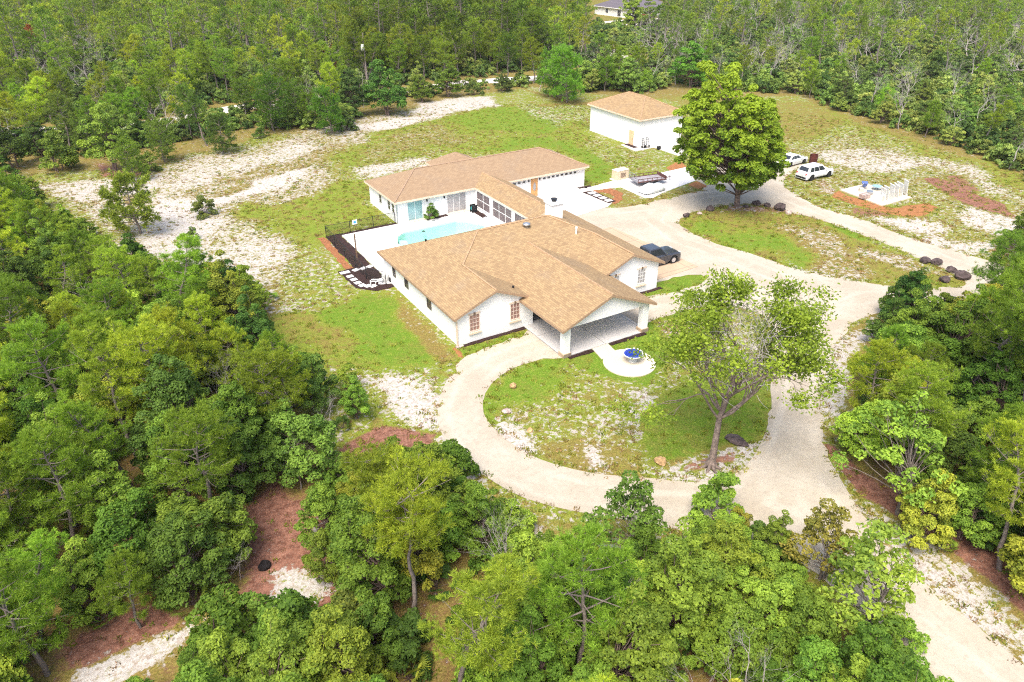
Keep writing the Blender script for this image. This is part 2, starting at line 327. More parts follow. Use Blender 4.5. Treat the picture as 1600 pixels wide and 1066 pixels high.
PAINT = [
 ([(60, 292), (160, 280), (260, 262), (400, 226), (560, 183), (700, 160), (770, 156), (700, 180), (600, 202), (545, 228), (560, 262), (500, 300), (420, 325), (395, 360), (400, 400), (470, 408), (440, 450), (430, 480), (400, 430), (300, 430), (210, 395), (150, 350)], 3, dict(s=.58, l=.1, d=.6)),
 ([(250, 290), (330, 262), (400, 235), (480, 228), (540, 250), (450, 275), (380, 305), (350, 330), (400, 400), (440, 408), (430, 440), (330, 410), (260, 385), (200, 385), (180, 360), (250, 330)], 2.5, dict(s=.7, d=.5)),
 ([(240, 330), (330, 285), (400, 268), (470, 262), (400, 300), (350, 335), (340, 380), (270, 375)], 2, dict(s=.88)),
 ([(60, 296), (110, 285), (200, 275), (250, 272), (240, 300), (180, 310), (100, 310)], 1.5, dict(s=.7, r=.3)),
 ([(140, 262), (250, 255), (260, 265), (200, 276), (150, 276)], 1.5, dict(r=.7, s=.3)),
 ([(165, 300), (215, 298), (250, 330), (200, 330)], 2, dict(r=.5, s=.5)),
 ([(290, 300), (400, 262), (540, 220), (560, 230), (480, 262), (380, 285), (320, 315)], 1.5, dict(s=.45, l=.2, d=.7)),
 ([(540, 200), (620, 185), (700, 178), (690, 190), (600, 205)], 1.2, dict(s=.9)),
 ([(400, 345), (440, 312), (520, 295), (572, 296), (620, 352), (512, 350), (500, 385), (470, 400), (430, 385)], 2, dict(s=.14, l=.45, d=.35)),
 ([(500, 385), (530, 425), (560, 452), (520, 465), (450, 470), (440, 440), (470, 410)], 2, dict(s=.45, l=.2)),
 ([(450, 440), (560, 460), (500, 478), (440, 468)], 2, dict(s=.5)),
 ([(445, 480), (560, 460), (630, 455), (715, 550), (690, 610), (600, 600), (480, 565), (430, 520)], 2, dict(s=.15, l=.55, d=.3)),
 ([(500, 475), (620, 465), (680, 530), (650, 570), (540, 545), (480, 520)], 2.5, dict(s=.04, l=1., d=0)),
 ([(450, 480), (500, 475), (540, 545), (600, 580), (520, 570), (440, 530)], 2, dict(s=.12, l=.4, d=.6)),
 ([(620, 455), (640, 470), (718, 550), (700, 565), (670, 545)], .8, dict(s=.25, d=.9, l=.1, o=.15)),
 ([(580, 610), (640, 600), (700, 570), (695, 690), (730, 735), (600, 712), (560, 650)], 2, dict(s=.68, d=.4)),
 ([(590, 615), (630, 610), (640, 670), (590, 670)], 1.5, dict(s=.9)),
 ([(555, 668), (640, 680), (636, 708), (530, 705)], 1., dict(r=1., s=0)),
 ([(700, 730), (800, 785), (950, 815), (1060, 830), (1060, 860), (900, 850), (780, 830), (700, 790)], 1.5, dict(s=.6, r=.2, d=.5)),
 ([(500, 250), (620, 205), (760, 165), (900, 168), (925, 210), (1060, 250), (960, 290), (900, 250), (740, 235), (690, 235), (560, 285), (520, 275)], 3, dict(s=.24, l=.45, d=.35)),
 ([(560, 232), (680, 200), (740, 215), (640, 235), (570, 262)], 2, dict(s=.38, d=.6)),
 ([(540, 262), (640, 245), (680, 255), (600, 280), (560, 285)], 1.5, dict(s=.7, d=.5)),
 ([(730, 236), (830, 212), (905, 225), (960, 245), (975, 280), (925, 285), (915, 250), (850, 228)], 1.5, dict(s=.08, l=.75, d=.1)),
 ([(700, 178), (780, 165), (860, 168), (870, 200), (760, 205)], 2, dict(s=.12, l=.65, d=.2)),
 ([(820, 165), (900, 165), (925, 195), (850, 200)], 2, dict(s=.45, d=.3)),
 ([(815, 135), (900, 160), (990, 145), (1010, 160), (925, 168), (860, 165)], 1.5, dict(o=.25, r=.3, s=.2, d=.8)),
 ([(650, 160), (770, 152), (780, 165), (690, 175), (650, 172)], 1.5, dict(s=.8)),
 ([(925, 205), (1000, 235), (1060, 248), (1060, 262), (980, 262), (940, 240)], 1.5, dict(s=.4, d=.4)),
 ([(1045, 150), (1100, 150), (1300, 165), (1340, 195), (1290, 215), (1200, 225), (1080, 200)], 3, dict(s=.25, d=.6, l=.3)),
 ([(1260, 170), (1340, 195), (1420, 222), (1520, 262), (1700, 320), (1700, 300), (1500, 245), (1330, 185)], 2, dict(s=.2, d=.45, l=.25)),
 # right field
 ([(1240, 230), (1350, 220), (1450, 240), (1600, 300), (1700, 330), (1700, 420), (1560, 400), (1400, 360), (1230, 300)], 3, dict(s=.45, d=.5, l=.2)),
 ([(1290, 240), (1380, 235), (1440, 255), (1400, 275), (1300, 260)], 2, dict(s=.68, r=.15)),
 ([(1400, 235), (1450, 240), (1600, 300), (1600, 320), (1500, 285), (1430, 262)], 2, dict(s=.62, r=.3)),
 ([(1240, 290), (1290, 290), (1310, 318), (1260, 308)], 1.2, dict(s=.3, l=.3)),
 ([(1264, 281), (1290, 284), (1320, 300), (1300, 305), (1275, 295)], .9, dict(s=.5, r=.5, o=.3)),
 ([(1300, 306), (1314, 297), (1382, 322), (1440, 316), (1460, 322), (1425, 333), (1380, 330), (1345, 322)], .8, dict(o=1., s=0)),
 ([(1330, 320), (1400, 332), (1370, 340), (1335, 332)], 1, dict(r=.6, s=.2)),
 ([(1450, 284), (1478, 284), (1570, 322), (1575, 338), (1520, 325), (1465, 300)], .9, dict(r=.9, s=.05)),
 ([(1470, 275), (1500, 275), (1540, 300), (1510, 302)], 1, dict(r=.6, s=.2)),
 ([(1360, 335), (1410, 335), (1470, 350), (1460, 365), (1400, 352)], 1.2, dict(s=.75)),
 ([(1500, 320), (1600, 350), (1600, 368), (1540, 360), (1490, 345)], 1.2, dict(s=.75)),
 ([(1470, 365), (1540, 380), (1560, 400), (1500, 392), (1450, 375)], 1.2, dict(s=.72)),
 ([(1540, 392), (1580, 365), (1640, 355), (1640, 400), (1580, 408)], .8, dict(r=1., s=0)),
 # island by the big tree
 ([(1056, 345), (1072, 335), (1127, 321), (1190, 318), (1270, 340), (1407, 390), (1512, 442), (1407, 450), (1250, 424), (1120, 384)], 1, dict(s=.16, d=.55, l=.35)),
 ([(1060, 350), (1110, 350), (1220, 380), (1240, 410), (1198, 402), (1110, 375)], 2, dict(s=.1, l=.75, d=.2)),
 ([(1225, 355), (1300, 365), (1370, 395), (1420, 420), (1350, 428), (1260, 410)], 2, dict(s=.5, d=.7, l=.1)),
 ([(1290, 350), (1310, 350), (1362, 371), (1345, 376)], .6, dict(s=0, l=1, d=0)),
 ([(1200, 400), (1250, 412), (1370, 432), (1350, 446), (1250, 426)], 1, dict(s=.6, d=.4)),
 ([(1360, 385), (1440, 402), (1500, 440), (1440, 425), (1380, 405)], 1, dict(s=.55, d=.7)),
 ([(1370, 430), (1500, 443), (1407, 452)], 1, dict(s=.2, l=.5)),
 ([(1130, 322), (1160, 319), (1200, 324), (1240, 335), (1225, 338), (1160, 332), (1125, 332)], .8, dict(s=.45, r=.55)),
 # porch island
 ([(880, 558), (790, 580), (752, 620), (767, 666), (835, 715), (932, 741), (1112, 752), (1187, 696), (1204, 625), (1215, 520), (1080, 475), (1012, 500)], .8, dict(s=.44, l=.4, d=.4)),
 ([(835, 560), (880, 560), (880, 600), (800, 610), (775, 650), (790, 680), (880, 725), (860, 728), (790, 700), (750, 640), (760, 600)], 1., dict(s=.1, l=.75, d=.2)),
 ([(790, 640), (815, 632), (850, 660), (870, 690), (830, 700), (800, 680)], 1.2, dict(s=.86)),
 ([(970, 625), (1005, 630), (1000, 668), (975, 665)], 1.5, dict(s=.8)),
 ([(910, 705), (960, 700), (975, 725), (930, 732)], 1.2, dict(s=.82)),
 ([(870, 680), (960, 690), (1010, 720), (990, 745), (900, 730)], 1.5, dict(d=.85, s=.3)),
 ([(915, 702), (955, 700), (965, 722), (930, 728)], 1., dict(s=.8)),
 ([(1003, 650), (1040, 615), (1100, 590), (1205, 590), (1202, 650), (1186, 688), (1150, 695), (1090, 712), (1035, 728), (1008, 705)], .7, dict(s=.02, l=.72, d=.45, o=.06)),
 ([(1020, 735), (1060, 718), (1150, 697), (1188, 692), (1170, 722), (1110, 755), (1040, 750)], .6, dict(s=.72, r=.15, l=.1)),
 ([(1075, 722), (1150, 704), (1150, 722), (1095, 735), (1060, 740)], .7, dict(r=.7, s=.35)),
 ([(883, 552), (1000, 519), (1012, 500), (1075, 482), (1060, 540), (1010, 600), (960, 592), (900, 572)], .5, dict(s=.02, l=.95, d=.1)),
 ([(1015, 500), (1060, 497), (1062, 525), (1020, 530)], .8, dict(r=.5, s=.45, l=0)),
 ([(720, 545), (832, 512), (840, 517), (727, 557)], .3, dict(s=.02, l=.8, d=.3)),
 ([(703, 537), (716, 541), (728, 557), (715, 562)], .5, dict(o=.7, r=.5, s=.1)),
 ([(985, 452), (1027, 441), (1090, 426), (1114, 440), (1019, 466)], .25, dict(s=0, l=1, d=0)),
 # strip by trailer pad
 ([(925, 300), (985, 295), (1006, 312), (1086, 287), (1111, 294), (1045, 310), (970, 326), (945, 318)], .5, dict(s=.35, d=.6, l=.35)),
 ([(1072, 289), (1090, 283), (1111, 294), (1098, 297)], .4, dict(o=1, s=0)),
 ([(1040, 262), (1062, 250), (1075, 262), (1050, 270)], .5, dict(o=.8, s=.1)),
 # verge along the main drive, right
 ([(1296, 550), (1337, 501), (1378, 488), (1350, 560), (1320, 640), (1325, 700), (1380, 790), (1480, 860), (1600, 960), (1700, 1060), (1600, 1040), (1429, 896), (1340, 794), (1289, 705), (1283, 610)], 1, dict(s=.6, d=.5, r=.15)),
 ([(1300, 690), (1335, 720), (1390, 790), (1500, 870), (1640, 985), (1640, 950), (1500, 830), (1400, 760), (1330, 690)], .8, dict(r=1, s=.1)),
 ([(1325, 510), (1345, 520), (1330, 600), (1320, 650), (1305, 640), (1310, 560)], .8, dict(s=.75, r=.3)),
 ([(1375, 820), (1400, 840), (1480, 905), (1600, 1000), (1600, 1030), (1440, 905), (1370, 840)], .8, dict(s=.72, r=.1, d=.6)),
 # litter floor, lower left
 ([(350, 800), (450, 740), (470, 860), (560, 950), (540, 985), (400, 950), (330, 940)], 1, dict(r=1, s=.12, d=0)),
 ([(365, 905), (400, 888), (450, 885), (488, 900), (478, 940), (430, 965), (390, 965)], 1., dict(s=.82, r=.4)),
 ([(430, 820), (462, 815), (470, 840), (440, 850)], .8, dict(s=.6, r=.5)),
 ([(120, 1040), (240, 985), (300, 985), (210, 1060), (150, 1080)], .8, dict(s=.97, r=.1)),
 ([(100, 1010), (230, 950), (290, 975), (240, 990), (130, 1040)], .6, dict(r=1, s=.1)),
 # far openings
 ([(750, 128), (840, 115), (870, 112), (830, 130)], 4, dict(s=.1, r=0, l=.4, d=.6)),
 ([(970, 95), (1010, 88), (1010, 100), (985, 108)], 4, dict(s=.1, r=0, l=.5, d=.6)),
 ([(905, 15), (960, 45), (1050, 50), (1120, 60), (1120, 25), (1060, 10), (930, -10)], 8, dict(s=.1, r=0, l=.4, d=.6)),
]
for px, soft, kw in PAINT: paint(px, soft, **kw)
POOL = [(4.2, 21.6), (4.9, 23.2), (6.0, 24.0), (12.2, 24.2), (13.1, 23.6), (14.1, 21.6), (13.2, 18.3), (5.3, 18.3), (4.3, 19.8)]
nx, ny = len(gx), len(gy)
idx = np.arange(nx*ny).reshape(ny, nx)
F = np.stack([idx[:-1, :-1], idx[:-1, 1:], idx[1:, 1:], idx[1:, :-1]], -1).reshape(-1, 4)
cx = GX[F].mean(1); cy = GY[F].mean(1)
F = F[~((cx > 2.6) & (cx < 15.2) & (cy > 16.8) & (cy < 25.6))]
gm = NT('ground_cover'); t = gm
ca = t.n('Attribute', attribute_name='ca'); cb = t.n('Attribute', attribute_name='cb')
sa = t.n('SeparateColor'); t.L(ca.outputs['Color'], sa.inputs[0]); sb = t.n('SeparateColor'); t.L(cb.outputs['Color'], sb.inputs[0])
S_, L_, R_ = sa.outputs; O_, D_, _x = sb.outputs
n_big = t.noise(.22, 5, .6); n_mid = t.noise(.95, 5, .65); n_f = t.noise(2.6, 6, .72); n_g = t.noise(9, 4, .7)
dry, green, sod = (.205, .14, .045), (.175, .22, .022), (.105, .2, .013)
# brownish dry patches within green grass
dm = t.step(t.math('ADD', t.math('ADD', t.math('MULTIPLY', n_mid, .6), t.math('MULTIPLY', n_f, .4)), t.math('SUBTRACT', t.math('MULTIPLY', D_, .5), .25)), .42, .62)
lm = t.step(t.math('ADD', t.math('MULTIPLY', t.math('ADD', n_mid, n_big), .5), t.math('SUBTRACT', L_, .5)), .3, .8)
grass = t.mix(lm, green, sod)
ndry = t.math('SUBTRACT', 1., t.math('MULTIPLY', lm, .55))
grass = t.mix(t.math('MULTIPLY', dm, ndry), grass, dry)
blot = t.step(t.noise(.55, 6, .72, dist=.6), .5, .62); grass = t.mix(t.math('MULTIPLY', t.math('MULTIPLY', blot, .6), ndry), grass, (.21, .125, .045))
bl2 = t.step(t.noise(1.5, 6, .78, dist=.5), .52, .62); grass = t.mix(t.math('MULTIPLY', bl2, .5), grass, (.21, .17, .04))
bl3 = t.step(t.noise(2.1, 6, .78, dist=.3), .54, .62); grass = t.mix(t.math('MULTIPLY', bl3, .45), grass, (.3, .32, .05))
grass = t.mix(t.math('MULTIPLY', t.step(n_g, .45, .7), .35), grass, (.36, .36, .09))
grass = t.mix(t.math('MULTIPLY', t.step(n_g, .55, .4), .5), grass, (.075, .1, .012))
sand = t.mix(t.step(n_f, .35, .65), (.38, .345, .305), (.53, .505, .475))
spk = t.step(t.noise(3.4, 6, .78), .5, .58)
sand = t.mix(t.math('MULTIPLY', spk, .6), sand, t.mix(t.step(n_mid, .45, .55), (.24, .165, .1), (.24, .22, .08)))
sand = t.mix(t.math('MULTIPLY', t.step(n_g, .6, .8), .35), sand, (.35, .26, .19))
mixn = t.math('ADD', t.math('ADD', t.math('MULTIPLY', n_f, .66), t.math('MULTIPLY', n_mid, .22)), t.math('MULTIPLY', n_big, .12))
bare = t.step(t.math('SUBTRACT', t.math('ADD', t.math('MULTIPLY', S_, .26), .35), mixn), -.03, .03)
litter = t.mix(t.step(n_f, .35, .65), (.13, .055, .036), (.29, .14, .095))
litter = t.mix(t.math('MULTIPLY', t.step(n_g, .5, .75), .6), litter, (.42, .3, .23))
orange = t.mix(t.step(n_f, .35, .65), (.26, .11, .045), (.36, .17, .07))
lit_f = t.step(t.math('SUBTRACT', t.math('ADD', t.math('MULTIPLY', R_, .7), .15), mixn), -.1, .08)
gr = t.mix(lit_f, grass, litter)
gr = t.mix(bare, gr, sand)
of = t.step(t.math('SUBTRACT', t.math('ADD', t.math('MULTIPLY', O_, .8), .1), mixn), -.05, .05)
gr = t.mix(of, gr, orange)
t.bump(t.math('ADD', t.math('MULTIPLY', n_f, .7), t.math('MULTIPLY', n_g, .3)), .6, .12)
t.done(gr, .95, 0, .1)
me = np_mesh('ground', np.stack([GX, GY, 0*GX], 1), F, gm.m)
for nm, ks in (('ca', 'slr'), ('cb', 'od')):
    a = me.attributes.new(nm, 'FLOAT_COLOR', 'POINT')
    arr = np.zeros((len(GX), 4), np.float32); arr[:, 3] = 1
    for i, k in enumerate(ks): arr[:, i] = np.clip(ch[k], 0, 1)
    a.data.foreach_set('color', arr.ravel())
o = bpy.data.objects.new('ground', me); SC.collection.objects.link(o); tag(o, 'sandy ground with patchy grass, white sand and pine litter', kind='structure')

# ------------------------------------------------------------------ gravel driveway
rng = np.random.default_rng(5)
def rough(poly, step=.8, amp=.12, seed=1):
    r_ = np.random.default_rng(seed); out = []; n = len(poly)
    for i in range(n):
        a = np.array(poly[i]); b = np.array(poly[(i+1) % n]); L = np.hypot(*(b-a)); k = max(1, int(L/step))
        nrm = np.array([-(b-a)[1], (b-a)[0]])/max(L, 1e-6)
        for j in range(k): out.append(tuple(a+(b-a)*j/k+nrm*r_.normal(0, amp)*(1 if k > 1 else 0)))
    return out
def smooth(poly, it=1):
    for _ in range(it):
        q = []
        for i in range(len(poly)):
            a = np.array(poly[i]); b = np.array(poly[(i+1) % len(poly)]); q += [tuple(a*.75+b*.25), tuple(a*.25+b*.75)]
        poly = q
    return poly
ROAD = P([(840, 517), (727, 555), (700, 590), (687, 620), (683, 650), (688, 675), (705, 702), (735, 729), (766, 750), (811, 776), (857, 790), (941, 807), (1000, 816), (1060, 828), (1150, 845), (1210, 860), (1259, 884), (1340, 948), (1420, 1020), (1500, 1100), (1600, 1200), (1700, 1120), (1600, 1040), (1519, 973), (1454, 920), (1429, 896), (1381, 855), (1340, 794), (1311, 745), (1289, 705), (1283, 655), (1283, 610), (1289, 576), (1296, 550), (1315, 524), (1337, 501), (1375, 488), (1440, 478), (1506, 471), (1600, 462), (1800, 455), (1800, 420), (1600, 428), (1559, 412), (1490, 392), (1407, 368), (1352, 343), (1284, 326), (1251, 309), (1228, 296), (1223, 280), (1238, 268), (1262, 256), (1240, 248), (1190, 246), (1130, 250), (1086, 262), (1070, 268), (1090, 283), (1111, 294), (1045, 310), (995, 321), (970, 325), (955, 324), (895, 330), W((20.6, 21.5)), W((20.6, 1)), (1027, 441), (1090, 426), (1114, 440), (1019, 466), W((14, 1.5)), W((7.5, 1.5))])
ISL1 = P([(880, 561), (839, 560), (790, 580), (760, 607), (752, 640), (767, 666), (797, 692), (835, 715), (880, 730), (932, 741), (985, 745), (1037, 749), (1075, 754), (1112, 752), (1150, 742), (1172, 722), (1187, 696), (1199, 670), (1203, 640), (1206, 600), (1209, 570), (1212, 530), (1205, 500), (1170, 482), (1120, 474), (1075, 484), (1012, 502), W((13.5, -5.5)), W((7, -5.5))])
ISL2 = P([(1056, 345), (1075, 334), (1107, 326), (1155, 318), (1190, 319), (1229, 331), (1270, 340), (1352, 368), (1407, 390), (1462, 414), (1490, 428), (1512, 442), (1504, 449), (1446, 452), (1407, 449), (1358, 443), (1314, 436), (1251, 423), (1198, 405), (1160, 392), (1120, 382), (1075, 362)])
ROAD = rough(smooth(ROAD), .7, .1, 3); ISL1 = rough(smooth(ISL1), .7, .1, 4); ISL2 = rough(smooth(ISL2), .7, .13, 5)
xs = np.arange(-5, 95, .6); ys = np.arange(-48, 32, .6); AX, AY = [q.ravel() for q in np.meshgrid(xs, ys)]
AX = AX+rng.uniform(-.1, .1, AX.shape); AY = AY+rng.uniform(-.1, .1, AY.shape)
def in_road(X, Y): return inside(ROAD, X, Y) & ~inside(ISL1, X, Y) & ~inside(ISL2, X, Y)
def mindist(X, Y):
    return np.minimum(np.minimum(segdist(ROAD, X, Y), segdist(ISL1, X, Y)), segdist(ISL2, X, Y))
k = in_road(AX, AY); AX, AY = AX[k], AY[k]; k = mindist(AX, AY) > .25; AX, AY = AX[k], AY[k]
vs = []; es = []
for l in (ROAD, ISL1, ISL2):
    b = len(vs); vs += [Vector(q) for q in l]; es += [(b+i, b+(i+1) % len(l)) for i in range(len(l))]
vs += [Vector((a, b)) for a, b in zip(AX, AY)]
rv, _, rf, *_ = delaunay_2d_cdt(vs, es, [], 0, 1e-5)
rv = np.array([(a[0], a[1]) for a in rv]); rf = np.array(rf)
c = rv[rf].mean(1); rf = rf[in_road(c[:, 0], c[:, 1])]
TR = [P(l) for l in ([(850, 535), (780, 560), (735, 595), (718, 640), (735, 685), (780, 725), (850, 757), (950, 778), (1060, 790), (1160, 790), (1240, 820), (1320, 890), (1420, 975), (1560, 1090)],
      [(1160, 790), (1220, 720), (1243, 640), (1255, 560), (1262, 500), (1230, 440), (1150, 405), (1060, 375), (1020, 345), (1040, 322), (1100, 305), (1160, 298), (1220, 305), (1300, 338), (1400, 378), (1500, 415), (1600, 445), (1700, 450)],
      [(1420, 975), (1330, 850), (1260, 760), (1243, 640)], [(1262, 500), (1350, 465), (1500, 455), (1650, 445)], [(950, 330), (1010, 325), (1060, 316)], [(1240, 470), (1150, 450), (1060, 465), W((10, -1)), (850, 535)])]
dd = np.full(len(rv), 1e9)
for l in TR: dd = np.minimum(dd, segdist(smooth(l) if False else l, rv[:, 0], rv[:, 1], False))
g = NT('gravel'); t = g
aa = t.n('Attribute', attribute_name='tr'); D = aa.outputs['Fac']
n1 = t.noise(.25, 5, .6); n2 = t.noise(3, 6, .7); n3 = t.noise(22, 3, .7)
wob = t.math('ADD', D, t.math('MULTIPLY', t.math('SUBTRACT', t.noise(.15, 4), .5), 1.1))
near = t.math('MULTIPLY', t.step(wob, 2.6, 1.4), t.step(t.noise(.2, 4), .35, .6))
rut = t.math('MULTIPLY', t.step(t.math('ABSOLUTE', t.math('SUBTRACT', wob, .85)), .42, .1), near)
fine = t.math('MULTIPLY', t.step(t.math('SINE', t.math('MULTIPLY', wob, 13.)), -.6, 1.), t.step(t.noise(.3, 4), .45, .65))
col = t.mix(t.step(n1, .35, .65), (.37, .32, .245), (.45, .4, .32))
col = t.mix(t.math('MULTIPLY', rut, .6), col, (.5, .45, .37))
col = t.mix(t.math('MULTIPLY', fine, .14), col, (.36, .28, .2))
col = t.mix(t.math('MULTIPLY', t.step(n2, .45, .75), .5), col, (.27, .215, .16))
col = t.mix(t.math('MULTIPLY', t.step(n3, .35, .7), .35), col, (.47, .42, .35))
t.bump(t.math('ADD', t.math('MULTIPLY', n2, .5), t.math('MULTIPLY', n3, .4)), .5, .05); t.done(col, .95, 0, .1)
me = np_mesh('gravel_driveway', np.column_stack([rv, np.full(len(rv), .012)]), rf, g.m)
a = me.attributes.new('tr', 'FLOAT', 'POINT'); a.data.foreach_set('value', dd.astype(np.float32))
o = bpy.data.objects.new('driveway', me); SC.collection.objects.link(o); tag(o, 'pale gravel driveway looping past the house', kind='structure')
sand_road = simple('white_sand_road', (.66, .6, .53), .95, var=.12, sc=.8)
def flat(name, poly, mat, z=.01, label=None, kind='structure', z0=None):
    o = MB().prism(poly, z if z0 is None else z0, z).build(name, mat); tag(o, label, kind=kind); return o
flat('sand_road', rough(P([(-200, 235), (0, 212), (140, 207), (220, 200), (300, 188), (385, 171), (500, 158), (620, 146), (730, 133), (800, 128), (838, 127), (900, 120), (938, 112), (975, 100), (982, 88), (965, 78), (935, 74), (900, 72), (900, 76), (930, 79), (950, 84), (960, 92), (945, 100), (925, 104), (890, 112), (838, 119), (790, 121), (725, 126), (620, 138), (500, 150), (380, 163), (300, 177), (220, 190), (140, 196), (0, 200), (-200, 215)]), 3, .3), sand_road, .012, 'white sand road running behind the first trees')
flat('sand_road', P([(938, 41), (1000, 40), (1030, 34), (1060, 26), (1068, 23), (1050, 24), (1020, 30), (975, 31), (940, 34)]), sand_road, .012, 'pale driveway by the far house')

# ------------------------------------------------------------------ concrete
def slab(name, poly, mat, z=.06, label=None, holes=()):
    o = MB().prism(poly, .0, z, 0, holes).build(name, mat); tag(o, label, kind='structure'); return o
slab('porch_slab', [(5.96, -5.75), (14.05, -5.75), (14.05, 1.83), (6.65, 1.83), (6.65, .05), (5.96, .05)], conc_slab, .10, 'grey concrete slab under the front porch')
slab('walkway', [(8.3, -7.4), (9.9, -7.0), (10.1, -5.77), (8.6, -5.77)], conc_cream, .07, 'short concrete walk from porch to round pad')
slab('round_pad', [(9.75+1.95*math.cos(a*math.pi/18), -8.85+1.95*math.sin(a*math.pi/18)) for a in range(36)], conc_cream, .075, 'round cream concrete pad under the fountain bowl')
slab('garage_apron', [(21, 26.7), (31.2, 26.7), (31.1, 23.5), (30.7, 20.3), (29.2, 19.3), (24, 18.6), (21, 18.5)], conc_drive, .06, 'white concrete apron before the garage doors')
slab('truck_apron', [(19.95, 1.2), (26.3, 1.5), (26.0, 8.5), (25.6, 14), (19.95, 14)], conc_tan, .05, 'tan concrete apron beside the house')
slab('trailer_pad', P([(895, 292), (922, 293), (970, 280), (975, 279), (985, 281), (1072, 262), (1086, 283), (1035, 302), (1020, 310), (1005, 309), (970, 293), (925, 298), W((31.3, 25.4))]), conc_white, .06, 'white concrete pad under the trailer')
slab('shed_apron', P([(970, 227), (993, 237), (1021, 231), (1066, 246), (1086, 238)])+[(56.1, 36.9), (48.0, 36.9), (48.0, 39.6)], conc_drive, .06, 'concrete apron in front of the detached garage')
slab('pool_deck', [(.1, 26.7), (15.9, 26.7), (15.9, 14.7), (0.0, 14.7)], conc_white, .08, 'white concrete pool deck', [POOL[::-1]])
slab('junk_slab', [(56.6, 9.3), (61.3, 9.2), (61.4, 3.1), (55.9, 3.1)], conc_cream, .12, 'concrete slab in the sandy field')
# ------------------------------------------------------------------ the house
h, s_, ov = 2.6, .419, .383
W1, L, D, Xr, Wr, WL, PP, Wp = 6.594, 14.682, 12.798, 19.89, 6.383, 5.957, 5.747, 8.092
YB, DB, X0, X1, CX, CW = 26.733, 8.117, 6.487, 31.155, 17.911, 4.203
YF = L-D; ZW = h-.02     # walls end just under the soffit
house = empty('house', (0, 0, 0), label='sprawling white stucco house with tan shingle roofs around a pool court', cat='house')
m = MB()
m.prism([(0, 0), (W1, 0), (W1, YF), (Xr-Wr, YF), (Xr-Wr, 0), (Xr, 0), (Xr, L), (0, L)], 0, ZW)
for a, b in ((0, W1), (Xr-Wr, Xr)):    # gable triangles above the two front wings
    hw = s_*((b-a)/2+ov)
    m.loft([[(a, y, ZW), (b, y, ZW), (b, y, h+s_*ov-.05), ((a+b)/2, y, h+hw-.05), (a, y, h+s_*ov-.05)] for y in (.0, .3)])
m.build('wall', white_wall, house)
m = MB(); m.prism([(X0, YB), (X1, YB), (X1, YB+DB), (X0, YB+DB)], 0, ZW); m.build('wall', white_wall, house)
m = MB(); m.box(15.81+.12, 20.0, 14.7, YB-.01, 0, ZW)
m.build('wall', white_wall, house)
def roof_obj(faces, mat, name, parent, th=.1, lip=tan_trim):
    """faces wound so that they face up; a thin board closes the open edges"""
    m = MB(); ed = {}
    for f in faces:
        m.poly3(f); m.poly3([(x, y, z-th) for x, y, z in f], 0, True)
        for i in range(len(f)):
            a, b = [tuple(round(q, 3) for q in f[j]) for j in (i, (i+1) % len(f))]
            if (b, a) in ed: ed.pop((b, a))
            else: ed[(a, b)] = 1
    o = m.build(name, mat, parent)
    fm = MB()
    for a, b in ed:
        A = Vector(a); B = Vector(b); d = (B-A)
        if d.length < .2: continue
        n = Vector((d.y, -d.x, 0)).normalized()*.025
        fm.add([A+n*0.1, B+n*.1, B-Vector((0, 0, th+.1)), A-Vector((0, 0, th+.1)), A+n, B+n, B+n-Vector((0, 0, th+.1)), A+n-Vector((0, 0, th+.1))],
               [(0, 1, 5, 4), (4, 5, 6, 7), (7, 6, 2, 3), (0, 4, 7, 3), (1, 2, 6, 5), (0, 3, 2, 1)])
    fm.build('fascia', lip, o)
    return o
H = h+s_*(D/2+ov); hw1 = h+s_*(W1/2+ov); hw2 = h+s_*(Wr/2+ov); hp = h+s_*(Wp/2+ov)
A = (D/2, L-D/2, H); B = (Xr-D/2, L-D/2, H); yo = L+ov; ye = YF-ov
Hl = (W1/2, YF+W1/2, hw1); Hr = (Xr-Wr/2, YF+Wr/2, hw2)
main_roof = roof_obj([
    [(-ov, yo, h), A, B, (Xr+ov, yo, h)][::-1],
    [(-ov, yo, h), (-ov, -ov, h), (W1/2, -ov, hw1), Hl, A],
    [(W1/2, -ov, hw1), (W1+ov, -ov, h), (W1+ov, ye, h), Hl],
    [A, Hl, (W1+ov, ye, h), (Xr-Wr-ov, ye, h), Hr, B],
    [(Xr-Wr-ov, -ov, h), (Xr-Wr/2, -ov, hw2), Hr, (Xr-Wr-ov, ye, h)],
    [(Xr-Wr/2, -ov, hw2), (Xr+ov, -ov, h), (Xr+ov, yo, h), B, Hr]], roof_main, 'roof', house)
px0, px1 = WL-ov, WL+Wp+ov; pr = (px0+px1)/2
roof_obj([[(px0, -PP-ov, h), (pr, -PP-ov, hp), (pr, YF+Wp/2, hp), (px0, ye, h)],
          [(pr, -PP-ov, hp), (px1, -PP-ov, h), (px1, ye, h), (pr, YF+Wp/2, hp)]], roof_main, 'roof', house)
HB = h+s_*(DB/2+ov)
back_roof = roof_obj([
    [(X0-ov, YB-ov, h), (X1+ov, YB-ov, h), (X1-DB/2, YB+DB/2, HB), (X0+DB/2, YB+DB/2, HB)],
    [(X1+ov, YB-ov, h), (X1+ov, YB+DB+ov, h), (X1-DB/2, YB+DB/2, HB)],
    [(X1+ov, YB+DB+ov, h), (X0-ov, YB+DB+ov, h), (X0+DB/2, YB+DB/2, HB), (X1-DB/2, YB+DB/2, HB)],
    [(X0-ov, YB+DB+ov, h), (X0-ov, YB-ov, h), (X0+DB/2, YB+DB/2, HB)]], roof_pink, 'roof', house, lip=cream_trim)
cz = h+s_*(CW/2)
